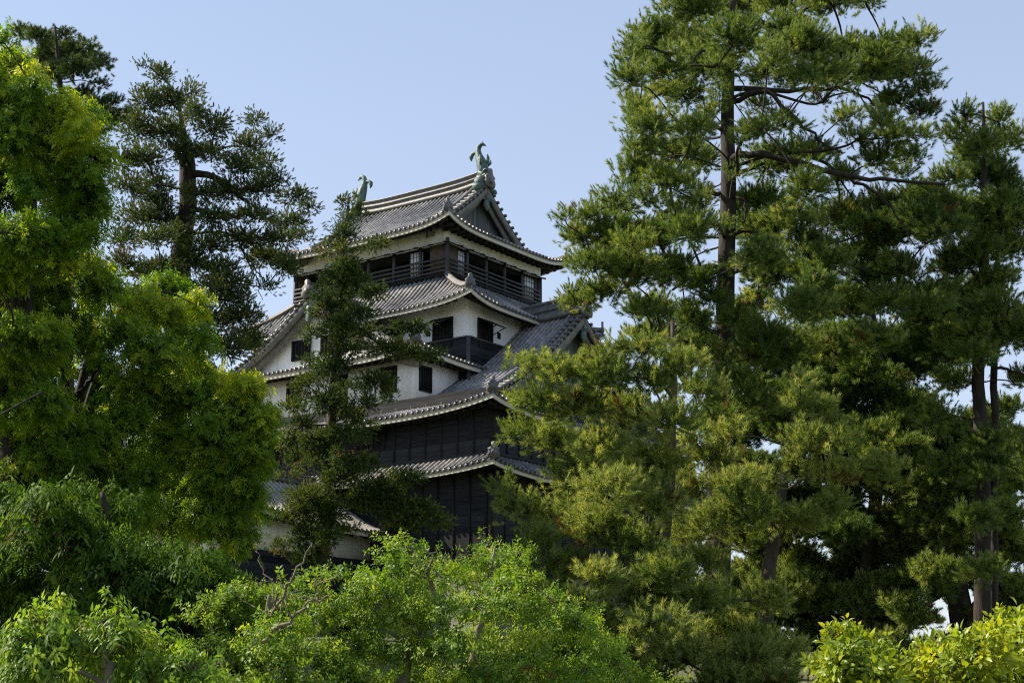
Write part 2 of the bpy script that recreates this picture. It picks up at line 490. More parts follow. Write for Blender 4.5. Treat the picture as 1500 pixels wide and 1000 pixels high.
def finial(lst, p, d, s=1.0):
    """ornamental end tile: shield with shoulders and a knob, facing d (2-D)"""
    mb = MB(); lst.append(mb)
    d = np.array((d[0], d[1], 0.)); d /= np.linalg.norm(d); a = np.array((-d[1], d[0], 0.)); z = np.array((0, 0, 1.))
    o = [(-.30, -.1), (.30, -.1), (.36, .12), (.27, .3), (.33, .42), (.2, .5), (.12, .62), (.13, .76), (0, .84), (-.13, .76), (-.12, .62), (-.2, .5), (-.33, .42), (-.27, .3), (-.36, .12)]
    p = np.asarray(p, float)
    mb.prism([p + a*x*s + z*y*s for x, y in o], d * .16 * s)
    ring = [p + a*math.cos(t)*.15*s + z*(.22 + math.sin(t)*.15)*s + d*.16*s for t in np.linspace(0, 2*math.pi, 11)[:-1]]
    mb.prism(ring, d * .06 * s)

def hip_corner(rid, fin, sA, a_sign, center, path_r, reach=.0):
    """ridge of tiles down one hip of slope sA"""
    r = np.linspace(path_r[0], path_r[1], 14)
    C = np.array([sA.pt(a_sign * sA.smax(x), x, .03) for x in r]); C[:, :2] += center
    mb = MB(); rid.append(mb); ridge_bar(mb, C, .30, .24, .11)
    d = C[-1] - C[-3]
    finial(fin, C[-1] - np.array((d[0], d[1], 0))*.1 + np.array((0, 0, .02)), d[:2], .85)

def skirt_roof(root, name, hxi, hyi, hxo, hyo, z0, z1, lift, wall, c=.25, sides=('-y', '+x', '+y', '-x'), label=None):
    """four slopes round a storey"""
    tl, fas, raf, rid, fin = MB(), MB(), MB(), [], []
    cz = np.zeros(2)
    S = {}
    for sd in sides:
        if sd in ('-y', '+y'):
            r0, r1, si, so = hyi, hyo, hxi, hxo; D = (0, -1) if sd == '-y' else (0, 1); A = (1, 0); rw = wall[1]
        else:
            r0, r1, si, so = hxi, hxo, hyi, hyo; D = (1, 0) if sd == '+x' else (-1, 0); A = (0, 1); rw = wall[0]
        zf = lambda r, r0=r0, r1=r1: z0 - (z0 - z1) * ((r - r0)/(r1 - r0) * (1 + c) - c * ((r - r0)/(r1 - r0))**2)
        sm = lambda r, r0=r0, r1=r1, si=si, so=so: si + (so - si) * (r - r0)/(r1 - r0)
        sl = Slope(A, D, r0, r1, zf, sm, so, lift, r0); S[sd] = sl
        # keep the eave's outer normals outward whatever the handedness
        slope_tiles(tl, sl, cz, offset=.5); slope_eave(fas, raf, sl, cz, rw)
    for sd, sg in (('-y', 1), ('-y', -1), ('+y', 1), ('+y', -1)):
        if sd in S: hip_corner(rid, fin, S[sd], sg, cz, (hyi, hyo - .1))
    rf = tl.build(name, M['tile'], root)
    if label: rf["label"] = label
    fas.build("eave_band", M['fascia'], rf); raf.build("rafters", M['beam'], rf)
    build_each(rid, "hip_ridge", M['ridge'], rf); build_each(fin, "end_tile", M['ridge'], rf)
    return rf, S

def irimoya(root, name, xg, hx, hy, z_r, z_e, c, lift, wall, ridge_h, gable_back, gable_mat, rot=0.0, center=(0., 0.), gables=(1, -1), y_clip=None, ridge_w=.5, label=None, barge_mat='barge', gb_low=0.0, ridge_x=None, yg=None, lo=-1e9, tile='tile'):
    """hipped-gable roof, ridge along local x; ROT turns it (dormer)"""
    tl, fas, raf, rid, fin = MB(), MB(), MB(), [], []
    hips = []
    cr, sr = math.cos(rot), math.sin(rot)
    rt = lambda v: (cr*v[0] - sr*v[1], sr*v[0] + cr*v[1])
    ctr = np.array(center)
    yg = yg or hy - (hx - xg)
    kx = (hx - xg) / (hy - yg)
    zf = lambda r: curve_z(r, hy, z_r, z_e, c)
    S = {}
    back = (-1 not in gables)
    xb = ridge_x if back else xg
    for sd in (-1, 1):
        sm = lambda r: xg if r <= yg else xg + (r - yg) * kx
        sl = Slope(rt((1, 0)), rt((0, sd)), 0.0, hy, zf, sm, hx, lift, yg, lo)
        S[sd] = sl
        slope_tiles(tl, sl, ctr, nt=22, offset=.5); slope_eave(fas, raf, sl, ctr, wall[1])
    X = {}
    for g in gables:
        zx = lambda r: zf(yg + (r - xg) / kx)
        smx = lambda r: yg + (r - xg) / kx if r >= xg else yg
        sl = Slope(rt((0, 1)), rt((g, 0)), xg - gable_back, hx, zx, smx, hy, lift, xg)
        X[g] = sl
        slope_tiles(tl, sl, ctr, nt=10); slope_eave(fas, raf, sl, ctr, wall[0])
        for sd in (-1, 1):
            hip_corner(hips, fin, S[sd], g, ctr, (yg, hy - .1))
    # verge: rows of short cover tiles lying across, bargeboards below, gable wall behind
    barge, gabs, gegs = [], [], []
    for g in gables:
        for sd in (-1, 1):
            rr = np.linspace(0.02, yg + .15, 18)
            C = S[sd].pt(np.full(18, g * (xg + .02)), rr); C[:, :2] += ctr
            gd = np.array((*rt((g, 0)), 0.)); up = np.array((0, 0, 1.))
            w, h = .16, .42
            bm_ = MB(); barge.append(bm_)
            G = np.stack((C - up*.12, C - up*(.12 + h), C - up*(.12 + h) - gd*w, C - up*.12 - gd*w, C - up*.12), 1)
            bm_.grid(G, flip=(g*sd < 0))
            # second, deeper board set back
            G = np.stack((C - up*.2 - gd*.3, C - up*(.30 + h*1.35) - gd*.3, C - up*(.30 + h*1.35) - gd*.42, C - up*.2 - gd*.42), 1)
            bm_.grid(G, flip=(g*sd < 0))
            L = 0.0; last = S[sd].pt(g*xg, 0.1)
            for r in np.linspace(.25, yg + .1, int((yg) / .34)):
                p = S[sd].pt(g * (xg - .62), r, .07); q_ = S[sd].pt(g * (xg + .10), r, .07)
                p[:2] += ctr; q_[:2] += ctr
                tl.tube([p, p*.5 + q_*.5, q_], .105, 7)
            # descending ridge inside the verge tiles
            rr2 = np.linspace(.15, yg * .96, 12); C2 = S[sd].pt(np.full(12, g * (xg - .8)), rr2, .02); C2[:, :2] += ctr
            dr = MB(); ridge_bar(dr, C2, .26, .20, .10); rid.append(dr)
        # gable wall
        gab, gegyo = MB(), MB(); gabs.append(gab); gegs.append(gegyo)
        rr = np.linspace(-yg, yg, 25)
        zt = np.array([zf(abs(r)) for r in rr]) - .32; zb = zf(yg) - .25 - gb_low
        xw = g * (xg - gable_back)
        A2 = [(*(np.array(rt((xw, r))) + ctr), z) for r, z in zip(rr, zt)]; B2 = [(*(np.array(rt((xw, r))) + ctr), min(zb, z)) for r, z in zip(rr, zt)]
        gab.grid(np.array((A2, B2)), flip=(g < 0))
        # carved pendant under the apex
        o = [(0, -.35), (.22, -.42), (.34, -.62), (.62, -.72), (.70, -.92), (.45, -1.0), (.30, -.92), (.22, -1.12), (.26, -1.32), (.10, -1.5), (0, -1.62)]
        o = o + [(-x, z) for x, z in o[::-1][1:-1]]
        base = np.array((*(np.array(rt((g * (xg - .12), 0))) + ctr), z_r))
        ax = np.array((*rt((0, 1)), 0.)); sc = min(1.0, yg / 4.2)
        gegyo.prism([base + ax*x*sc + np.array((0, 0, z*sc)) for x, z in o], np.array((*rt((g, 0)), 0.)) * .1)
        ring = [base + np.array((*rt((g*.1, 0)), 0)) + ax*math.cos(t)*.16*sc + np.array((0, 0, -.75*sc + math.sin(t)*.16*sc)) for t in np.linspace(0, 2*math.pi, 11)[:-1]]
        gegyo.prism(ring, np.array((*rt((g, 0)), 0.)) * .08)
    # main ridge
    n = 25; xx = np.linspace(-xb if not back else -xb, xg + .05, n)
    RP = np.array([(*(np.array(rt((x, 0))) + ctr), z_r - .05 + .25*abs(x/xg)**4) for x in xx])
    h = ridge_h; w = ridge_w
    prof = [(-w/2 - .08, -.1), (-w/2 - .08, h*.16), (-w/2, h*.18), (-w/2, h*.40), (-w/2 - .07, h*.40), (-w/2 - .07, h*.50), (-w/2 + .05, h*.52), (-w/2 + .05, h*.80),
            (-w/2 - .03, h*.82), (-w/2 - .03, h*.9), (-.12, h*.92), (-.08, h), (0, h*1.03)]
    prof = prof + [(-a, b) for a, b in prof[::-1][1:]]
    mr = MB(); mr.sweep(RP, prof)
    for g in gables:
        e = RP[-1] if g > 0 else RP[0]
        finial(fin, e + np.array((*rt((g*.02, 0)), -.25)), rt((g, 0)), 1.25 if ridge_h > .6 else (1.1 if ridge_h > .5 else 1.0))
    rf = tl.build(name, M[tile], root)
    if label: rf["label"] = label
    fas.build("eave_band", M['fascia'], rf); raf.build("rafters", M['beam'], rf)
    mr.build("main_ridge", M['ridge'], rf); build_each(rid, "descending_ridge", M['ridge'], rf); build_each(hips, "hip_ridge", M['ridge'], rf); build_each(fin, "end_tile", M['ridge'], rf)
    build_each(barge, "bargeboard", M[barge_mat], rf); build_each(gabs, "gable_wall", M[gable_mat], rf); build_each(gegs, "gable_pendant", M['bronze'], rf)
    return rf, S, X, RP

class Each:
    def __init__(s, name, mat, parent): s.a = (name, mat, parent)
    def box(s, lo, hi):
        m = MB(); m.box(lo, hi); m.build(*s.a)

def wall_ring(name, hx, hy, z0, z1, mat, root, flare=0.0, th=.3):
    mb = MB()
    o0 = [(-hx-flare, -hy-flare), (hx+flare, -hy-flare), (hx+flare, hy+flare), (-hx-flare, hy+flare)]
    o1 = [(-hx, -hy), (hx, -hy), (hx, hy), (-hx, hy)]
    for i in range(4):
        j = (i+1) % 4
        V = [(*o0[i], z0), (*o0[j], z0), (*o1[j], z1), (*o1[i], z1)]
        mb.add(V, [(0, 1, 2, 3)])
    return mb.build(name, mat, root)

# stone base and first two storeys (black boarded)
sb = MB()
o0 = 16.4, 13.2; o1 = 13.15, 9.95
for t0, t1 in zip(np.linspace(0, 1, 7)[:-1], np.linspace(0, 1, 7)[1:]):
    f = lambda t: (o1[0] + (o0[0]-o1[0])*(1-t)**1.6, o1[1] + (o0[1]-o1[1])*(1-t)**1.6, .2 + 4.9*t)
    a, b = f(t0), f(t1)
    for sx, sy in ((1, -1),):
        pa = [(-a[0], -a[1], a[2]), (a[0], -a[1], a[2]), (a[0], a[1], a[2]), (-a[0], a[1], a[2])]
        pb = [(-b[0], -b[1], b[2]), (b[0], -b[1], b[2]), (b[0], b[1], b[2]), (-b[0], b[1], b[2])]
        for i in range(4):
            j = (i+1) % 4; sb.add([pa[i], pa[j], pb[j], pb[i]], [(0, 1, 2, 3)])
sb.build("stone_base", M['stone'], keep)

w1 = wall_ring("lower_wall", 13.0, 9.8, 5.0, 11.0, M['wood'], keep, .0)
w2 = wall_ring("upper_boarded_wall", 12.9, 9.7, 10.6, 14.0, M['wood'], keep, .42)
# battens over the boards
bt = MB()
for hx, hy, z0, z1, fl in ((13.0, 9.8, 5.1, 10.2, 0.0), (12.9, 9.7, 10.75, 13.6, .40)):
    for x in np.arange(-hx + .05, hx, .985):
        bt.bar((x * (1 + fl/hx), -hy - fl - .02, z0), (x, -hy - .02, z1), .12, .06, (0, 1, 0))
    for y in np.arange(-hy + .05, hy, .985):
        bt.bar((hx + fl + .02, y * (1 + fl/hy), z0), (hx + .02, y, z1), .12, .06, (1, 0, 0))
    for sx in (-1, 1):
        bt.bar((sx*(hx + fl), -hy - fl, z0), (sx*hx, -hy, z1), .22, .22, (0, 1, 0))
bt.build("battens", M['beam'], keep)

def hood_window(root, face, s, z0, z1, w, hx, hy, hood=.75, label=None, bars=True, propped=True):
    """dark opening with bars, timber frame and a propped board shutter; FACE '-y' or '+x'; s along the face"""
    def T(a, o, z):
        return (a, -hy - o, z) if face == '-y' else (hx + o, a, z)
    def bx(mb, a0, a1, o0_, o1_, za, zb):
        p = T(a0, o0_, za); q_ = T(a1, o1_, zb)
        mb.box(tuple(min(i, j) for i, j in zip(p, q_)), tuple(max(i, j) for i, j in zip(p, q_)))
    pn = MB(); bx(pn, s - w/2, s + w/2, .012, .03, z0, z1)
    wdw = pn.build("window", M['dark'], root)
    fr = MB()
    for a in (s - w/2 - .06, s + w/2 + .06): bx(fr, a - .06, a + .06, .005, .10, z0 - .1, z1 + .1)
    bx(fr, s - w/2, s + w/2, .005, .10, z1, z1 + .1); bx(fr, s - w/2, s + w/2, .005, .10, z0 - .1, z0)
    if bars:
        for a in np.linspace(s - w/2, s + w/2, 6)[1:-1]: bx(fr, a - .035, a + .035, .035, .09, z0, z1)
    fr.build("window_frame", M['beam'], wdw)
    if propped:
        sh = MB()
        p0, p1 = np.array(T(s - w/2 - .1, .1, z1 + .06)), np.array(T(s + w/2 + .1, .1, z1 + .06))
        q0, q1 = np.array(T(s - w/2 - .1, .1 + hood, z1 - hood*.45)), np.array(T(s + w/2 + .1, .1 + hood, z1 - hood*.45))
        up = np.array((0, 0, .05))
        V = [p0, p1, q1, q0, p0 + up, p1 + up, q1 + up, q0 + up]
        sh.add(V, [(0, 1, 2, 3), (7, 6, 5, 4), (0, 4, 5, 1), (1, 5, 6, 2), (2, 6, 7, 3), (3, 7, 4, 0)])
        sh.bar(T(s - w*.3, .1, z1 - .8), q0*.8 + q1*.2, .04, .04); sh.bar(T(s + w*.3, .1, z1 - .8), q0*.2 + q1*.8, .04, .04)
        sh.build("propped_shutter", M['beam'], wdw)
    if label: wdw["label"] = label
    return wdw

for s in (-6.0, -2.2, 1.6, 5.4): hood_window(keep, '-y', s, 11.6, 12.7, 1.7, 12.9, 9.95, .8)
for s in (-4.5, 0, 4.5): hood_window(keep, '+x', s, 11.6, 12.7, 1.7, 13.15, 9.7, .8)
for s in (-7.5, -2.5, 2.5, 7.5): hood_window(keep, '-y', s, 7.4, 8.6, 1.6, 13.0, 9.83, .8)

rf1, S1 = skirt_roof(keep, "first_tier_roof", 12.7, 9.5, 13.95, 10.95, 11.0, 9.85, .45, (13.0, 9.8), .15)
rf2, S2, X2, _ = irimoya(keep, "great_gabled_roof", 12.0, 13.95, 11.0, 19.8, 12.85, .45, .62, (12.9, 9.7), 1.05, 1.0, 'gableboard')

# white third storey dormer, facing the left front
rfd, Sd, Xd, _ = irimoya(keep, "dormer_roof", 9.3, 10.1, 8.35, 20.75, 16.45, .62, .52, (9.0, 7.4), .55, .75, 'plaster', rot=-math.pi/2, gables=(1,), ridge_x=-4.0, ridge_w=.4, barge_mat='barge')
dm = MB()
dm.box((-7.35, -8.95, 13.6), (7.35, -4.6, 16.9))
dormer_wall = dm.build("dormer_wall", M['plaster'], keep)
def flat_window(root, face, s, z0, z1, w, hx, hy, label=None):
    return hood_window(root, face, s, z0, z1, w, hx, hy, 0, label, True, False)
for s in (-4.6, -1.2, 2.2, 5.65): flat_window(dormer_wall, '-y', s, 14.75, 15.95, .85, 7.35, 8.95)
flat_window(dormer_wall, '+x', -8.1, 14.75, 15.9, .75, 7.35, 8.95)
flat_window(dormer_wall, '-y', -1.1, 17.45, 18.4, 1.15, 7.35, 8.62)
flat_window(dormer_wall, '-y', 1.1, 17.45, 18.4, 1.15, 7.35, 8.62)
lp = Each('loophole', M['dark'], dormer_wall)
for s in (-3.0, .6, 4.0): lp.box((s - .13, -8.985, 14.55), (s + .13, -8.94, 14.85))

# fourth storey
H4 = (7.93, 5.2)
w4 = wall_ring("fourth_storey_wall", *H4, 14.5, 20.5, M['plaster'], keep)
w4b = wall_ring("wainscot", H4[0] + .07, H4[1] + .07, 13.5, 18.08, M['wood'], keep)
tr = MB()
for sx in (-1, 1): tr.bar((sx*(H4[0] + .08), -H4[1] - .08, 13.6), (sx*(H4[0] + .08), -H4[1] - .08, 18.1), .17, .17, (0, 1, 0))
tr.box((-H4[0] - .1, -H4[1] - .12, 18.04), (H4[0] - .01, -H4[1] - .02, 18.14))
tr.box((H4[0] + .02, -H4[1] - .01, 18.04), (H4[0] + .12, H4[1], 18.14))
tr.build("corner_trim", M['postgrey'], w4b)
for s in (6.2, 2.6): hood_window(w4, '-y', s, 17.75, 19.25, 1.15, *H4, .95)
hood_window(w4, '+x', -3.75, 17.75, 19.2, 1.1, *H4, .95)
hood_window(w4, '+x', .2, 17.75, 19.2, 1.1, *H4, .95)
lp = Each('loophole', M['dark'], w4)
lp.box((5.0, -H4[1] - .03, 18.5), (5.28, -H4[1] + .02, 18.85)); lp.box((H4[0] - .02, -2.6, 18.5), (H4[0] + .03, -2.32, 18.85))

rf4, S4 = skirt_roof(keep, "fourth_tier_roof", 5.8, 4.44, 9.2, 6.6, 22.0, 19.85, .55, H4, .25)

# lookout storey
A5, B5 = 5.9, 4.54
band = MB()
Z_S, Z_F = 23.96, 22.2
for lo, hi in (((-A5, -B5, Z_S), (A5, -B5 + .3, 25.15)), ((-A5, B5 - .3, Z_S), (A5, B5, 25.15)), ((A5 - .3, -B5 + .3, Z_S), (A5, B5 - .3, 25.15)), ((-A5, -B5 + .3, Z_S), (-A5 + .3, B5 - .3, 25.15))):
    band.box(lo, hi)
w5 = band.build("lookout_wall", M['plaster'], keep)
fl = MB(); fl.box((-A5 - .05, -B5 - .05, Z_F - .16), (A5 + .05, B5 + .05, Z_F)); fl.box((-A5 + .02, -B5 + .02, 25.2), (A5 - .02, B5 - .02, 25.3))
fl.box((-A5 + .32, -B5 + .32, Z_S - .1), (A5 - .32, B5 - .32, Z_S - .02))
fl.build("lookout_floor", M['beam'], keep)
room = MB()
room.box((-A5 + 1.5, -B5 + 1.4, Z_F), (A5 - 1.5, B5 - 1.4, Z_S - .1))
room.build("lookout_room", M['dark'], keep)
pan = MB(); pan.box((-A5 + .02, -B5 + .02, 20.9), (A5 - .02, B5 - .02, Z_F - .16)); pw = pan.build("boarded_apron", M['wood'], keep)
ap = MB()
for x in np.arange(-A5, A5 + .1, .787): ap.box((x - .05, -B5 - .04, 20.9), (x + .05, -B5 + .01, Z_F - .16))
for y in np.arange(-B5, B5 + .1, .757): ap.box((A5 - .01, y - .05, 20.9), (A5 + .04, y + .05, Z_F - .16))
ap.build("apron_battens", M['postgrey'], pw)
ps = Each('post', M['postgrey'], keep)
for x in np.linspace(-A5 + .06, A5 - .06, 7):
    for y in (-B5 + .07, B5 - .07): ps.box((x - .075, y - .075, Z_F), (x + .075, y + .075, Z_S))
for y in np.linspace(-B5 + .07, B5 - .07, 6)[1:-1]:
    for x in (A5 - .06, -A5 + .06): ps.box((x - .075, y - .075, Z_F), (x + .075, y + .075, Z_S))
ps.box((A5 - .09, -B5 - .06, 20.9), (A5 + .06, -B5 + .09, Z_S + .25)); ps.box((A5 - .09, B5 - .09, 20.9), (A5 + .06, B5 + .06, Z_S)); ps.box((-A5 - .06, -B5 - .06, 20.9), (-A5 + .09, -B5 + .09, Z_S))
for sd in range(4):
    rl = MB()
    for z in (23.05, 22.80, 22.55, 22.32):
        if sd < 2:
            y = (-B5 - .03, B5 + .03)[sd]; rl.box((-A5, y - .035, z - .045), (A5, y + .035, z + .045))
        else:
            x = (A5 + .03, -A5 - .03)[sd - 2]; rl.box((x - .035, -B5, z - .045), (x + .035, B5, z + .045))
    rl.build("railing", M['postgrey'], keep)
# top-hung board shutters under the white band, one per metre
hd = MB()
def hoodstrip(p, q, outv, n):
    p = np.array(p); q = np.array(q); o = np.array(outv)
    for i in range(n):
        a = p + (q-p)*i/n; b = p + (q-p)*(i+.97)/n
        dz = -.015*(i % 2)
        V = [a + (0, 0, dz), b + (0, 0, dz), b + o*.32 + (0, 0, -.14+dz), a + o*.32 + (0, 0, -.14+dz)]
        V = V + [v + np.array((0, 0, .05)) for v in V]
        hd.add(V, [(0, 1, 2, 3), (7, 6, 5, 4), (0, 4, 5, 1), (1, 5, 6, 2), (2, 6, 7, 3), (3, 7, 4, 0)])
        hd.bar(b + (0, 0, .02), b + o*.36 + (0, 0, -.10), .09, .09)
hoodstrip((-A5 - .05, -B5, Z_S), (A5 + .05, -B5, Z_S), (0, -1, 0), 11)
hoodstrip((A5, -B5 - .05, Z_S), (A5, B5 + .05, Z_S), (1, 0, 0), 9)
hd.build("shutter_hoods", M['beam'], keep)
def shoji(face, s, w, z0=22.3, z1=23.8):
    mb = MB(); gr = MB()
    def bx(m, a0, a1, o0_, o1_, za, zb):
        T = (lambda a, o, z: (a, -B5 + .16 - o, z)) if face == '-y' else (lambda a, o, z: (A5 - .16 + o, a, z))
        p, q_ = T(a0, o0_, za), T(a1, o1_, zb)
        m.box(tuple(min(i, j) for i, j in zip(p, q_)), tuple(max(i, j) for i, j in zip(p, q_)))
    bx(mb, s - w/2, s + w/2, -.03, 0, z0, z1)
    o = mb.build("paper_screen", M['shoji'], keep)
    for a in np.linspace(s - w/2, s + w/2, 5): bx(gr, a - .012, a + .012, .002, .02, z0, z1)
    for z in np.linspace(z0, z1, 6): bx(gr, s - w/2 + .013, s + w/2 - .013, .003, .018, z - .012, z + .012)
    for a in (s - w/2 - .03, s + w/2 + .03): bx(gr, a - .03, a + .03, -.03, .03, z0, z1)
    gr.build("screen_lattice", M['beam'], o)
shoji('-y', 3.55, .95); shoji('+x', -3.0, .85); shoji('+x', 3.55, 1.0)
for lo, hi in (((4.55, -B5 + .12, Z_F), (5.75, -B5 + .2, Z_S)), ((A5 - .2, -4.35, Z_F), (A5 - .12, -3.5, Z_S)), ((A5 - .2, 4.1, Z_F), (A5 - .12, 4.45, Z_S)),
               ((-A5 + .12, -B5 + .15, Z_F), (-A5 + .2, B5 - .15, Z_S)), ((-A5 + .15, B5 - .2, Z_F), (A5 - .15, B5 - .12, Z_S))):
    sl_ = MB(); sl_.box(lo, hi); sl_.build("sliding_board", M['brownwood'], keep)

rf5, S5, X5, RP5 = irimoya(keep, "lookout_roof", 5.25, 7.1, 5.9, 28.75, 24.72, .40, .62, (A5, B5), .85, .75, 'gableboard', ridge_w=.5, yg=5.0)

# ridge dolphins
def ridge_fish(sg, label):
    mb = MB(); x0 = sg * 4.75; z0 = 29.45
    k = .95
    L = [(.12, 0), (.17, .3), (.12, .62), (.0, .95), (-.12, 1.25), (-.2, 1.55), (-.2, 1.8), (-.08, 2.02), (.14, 2.08), (.3, 1.98)]
    rad = [.34, .37, .36, .32, .26, .2, .17, .15, .1, .03]
    path = smooth_path([(x0 + sg*a*k, 0, z0 + b*k) for a, b in L], 36)
    rr = np.interp(np.linspace(0, 1, len(path)), np.linspace(0, 1, len(rad)), rad) * k
    mb.tube(path, rr, 10)
    # lower tail fluke hooking inward
    L2 = [(-.16, 1.4), (-.42, 1.62), (-.68, 1.55), (-.78, 1.3), (-.72, 1.1)]
    path2 = smooth_path([(x0 + sg*a*k, 0, z0 + b*k) for a, b in L2], 16)
    mb.tube(path2, np.interp(np.linspace(0, 1, len(path2)), [0, .3, .7, 1], [.12, .12, .13, .02]) * k, 8)
    for q0, q1, w in (((.1, 2.05), (.42, 1.86), .08), ((-.6, 1.6), (-.95, 1.42), .08), ((-.05, 2.05), (.15, 2.24), .07)):
        mb.tube([(x0 + sg*q0[0]*k, .05, z0 + q0[1]*k), (x0 + sg*(q0[0]+q1[0])/2*k, .02, z0 + (q0[1]+q1[1])/2*k + .04), (x0 + sg*q1[0]*k, 0, z0 + q1[1]*k)], [w*k, w*.9*k, .015], 6)
    # back spines on the inner side
    for b in np.linspace(.25, 1.2, 8):
        a = np.interp(b, [0, .3, .62, .95, 1.25], [.12, .17, .12, 0, -.12]); r = np.interp(b, [0, .62, .95, 1.25], [.34, .34, .29, .23])
        mb.tube([(x0 + sg*(a - r*.8)*k, 0, z0 + b*k), (x0 + sg*(a - r - .14)*k, 0, z0 + (b + .03)*k)], [.06, .008], 5)
    # side fins and outer fin
    for sy in (-1, 1):
        pf = [(.2, .3*sy, .55), (.42, .5*sy, .85), (.36, .55*sy, 1.15), (.22, .4*sy, .9), (.1, .28*sy, .75)]
        mb.prism([(x0 + sg*a*k, y*k, z0 + b*k) for a, y, b in pf], (0, .06*sy, 0))
    of = [(.42, .62), (.62, .8), (.66, 1.02), (.55, 1.28), (.46, 1.38), (.50, 1.12), (.44, .92), (.34, .8)]
    mb.prism([(x0 + sg*a*k, -.05, z0 + b*k) for a, b in of], (0, .1, 0))
    # open jawed head lying on the ridge, scrolled mount
    mb.tube([(x0 + sg*.05, 0, z0 + .15), (x0 + sg*.35, 0, z0 - .05), (x0 + sg*.62, 0, z0 - .02)], [.36, .32, .16], 9)
    mb.tube([(x0 + sg*.3, 0, z0 - .3), (x0 + sg*.62, 0, z0 - .32)], [.26, .12], 8)
    for sy in (-1, 1):
        mb.tube([(x0 + sg*.38, .24*sy, z0 + .12), (x0 + sg*.5, .3*sy, z0 + .2)], [.09, .05], 6)
    o = mb.build("ridge_dolphin", M['bronze'], keep, smooth=True)
    o["label"] = label
    mt = MB()
    for sy in (-1, 1):
        for i, (a, y, b, r) in enumerate(((.25, .25, -.35, .27), (.3, .5, -.62, .26), (.32, .72, -.95, .22), (.33, .42, -.85, .2))):
            mt.tube([(x0 + sg*(a - .25), y*sy, z0 + b + .05), (x0 + sg*a, y*sy, z0 + b), (x0 + sg*(a + .25), y*sy, z0 + b)], [r, r*1.05, r*.7], 8)
    mt.build("scroll_mount", M['bronze'], o, smooth=True)
ridge_fish(1, "near green bronze dolphin with tail raised on the gable end")
ridge_fish(-1, "far green bronze dolphin with tail raised")

# ------------------------------------------------------------------ entrance turret on the left front
tur = empty("entrance_turret", (-5.703, 83.083, 0), -PSI)
tag(tur, "low white plastered turret wing with a tiled roof at the keep's foot", "building")

rft, St, Xt, _ = irimoya(tur, "roof", 16.6, 19.2, 4.55, 9.95, 7.25, .35, .75, (18.2, 3.6), .45, .7, 'plaster', rot=-math.pi/2, center=(1.9, 0.), gables=(1,), ridge_x=-9.95, ridge_w=.36, lo=9.95, tile='tile_pale')
tb = MB(); tb.box((1.9 - 3.6, -18.2, 5.95), (1.9 + 3.6, -9.95, 7.6)); tb.build("wall", M['plaster'], tur)
tb = MB(); tb.box((1.9 - 3.68, -18.28, 2.2), (1.9 + 3.68, -9.96, 5.95)); tw = tb.build("boarded_wall", M['wood'], tur)
tb = MB(); tb.box((1.9 - 4.3, -18.9, -.2), (1.9 + 4.3, -9.97, 2.2)); tb.build("stone_base", M['stone'], tur)

# ------------------------------------------------------------------ vegetation
def norm(v): return v / (np.linalg.norm(v, axis=-1, keepdims=True) + 1e-9)

def basis(d, rng):
    """(n,3,3) rotation matrices taking +Z to d with random roll; columns are the images of x, y, z"""
    d = norm(d); n = len(d)
    r = norm(rng.normal(size=(n, 3)))
    x = norm(np.cross(r, d)); y = np.cross(d, x)
    return np.stack((x, y, d), -1)

def proto_needles(rng, L, n, ln, w, a0=.35, a1=1.35):
    """one shoot: needles round a short axis; triangles"""
    V = []
    t = rng.random(n) ** .7
    th = rng.random(n) * 2*np.pi
    ang = a1 + (a0 - a1) * t + rng.normal(size=n) * .12
    ln_ = ln * (.75 + .5 * rng.random(n))
    for i in range(n):
        b = np.array((0, 0, t[i] * L)); r = np.array((math.cos(th[i]), math.sin(th[i]), 0))
        d = r * math.sin(ang[i]) + np.array((0, 0, math.cos(ang[i])))
        s = np.cross(d, rng.normal(size=3)); s /= np.linalg.norm(s)
        V += [b - s*w/2, b + s*w/2, b + d*ln_[i]]
    T = np.arange(3*n).reshape(n, 3)
    return np.array(V), T, n

def proto_leaves(rng, L, n, ln, w, fold=.2, spread=1.0, curl=.25, fine=False):
    """one leafy sprig: n folded, drooping leaves along a short twig; FINE leaves are oval with a drawn-out tip"""
    V = []; T = []
    for i in range(n):
        t = (i + .6) / n; th = i * 2.4 + rng.random() * .8
        b = np.array((0, 0, t * L)); r = np.array((math.cos(th), math.sin(th), 0))
        d = r * spread * (1.1 - .5*t) + np.array((0, 0, .45 + .5*t)); d /= np.linalg.norm(d)
        s = np.cross(d, np.array((0, 0, 1.)) + rng.normal(size=3)*.3); s /= np.linalg.norm(s)
        u = np.cross(s, d)
        l = ln * (.7 + .6*rng.random()); k = len(V); w_ = w * l / ln
        b = b + r * .02
        pt = lambda q, e: b + d*l*q - u*l*curl*q*q + s*e*w_/2 + u*w_*fold*abs(e)
        if fine:
            V += [pt(0, 0), pt(.28, .85), pt(.28, 0), pt(.28, -.85), pt(.62, .8), pt(.62, 0), pt(.62, -.8), pt(1, 0)]
            T += [(k, k+1, k+2), (k, k+2, k+3), (k+1, k+4, k+5), (k+1, k+5, k+2), (k+2, k+5, k+6), (k+2, k+6, k+3), (k+4, k+7, k+5), (k+5, k+7, k+6)]
        else:
            V += [pt(0, 0), pt(.45, 1), pt(.45, -1), pt(.45, 0), pt(1, 0)]
            T += [(k, k+1, k+3), (k, k+3, k+2), (k+1, k+4, k+3), (k+3, k+4, k+2)]
    return np.array(V), np.array(T), n

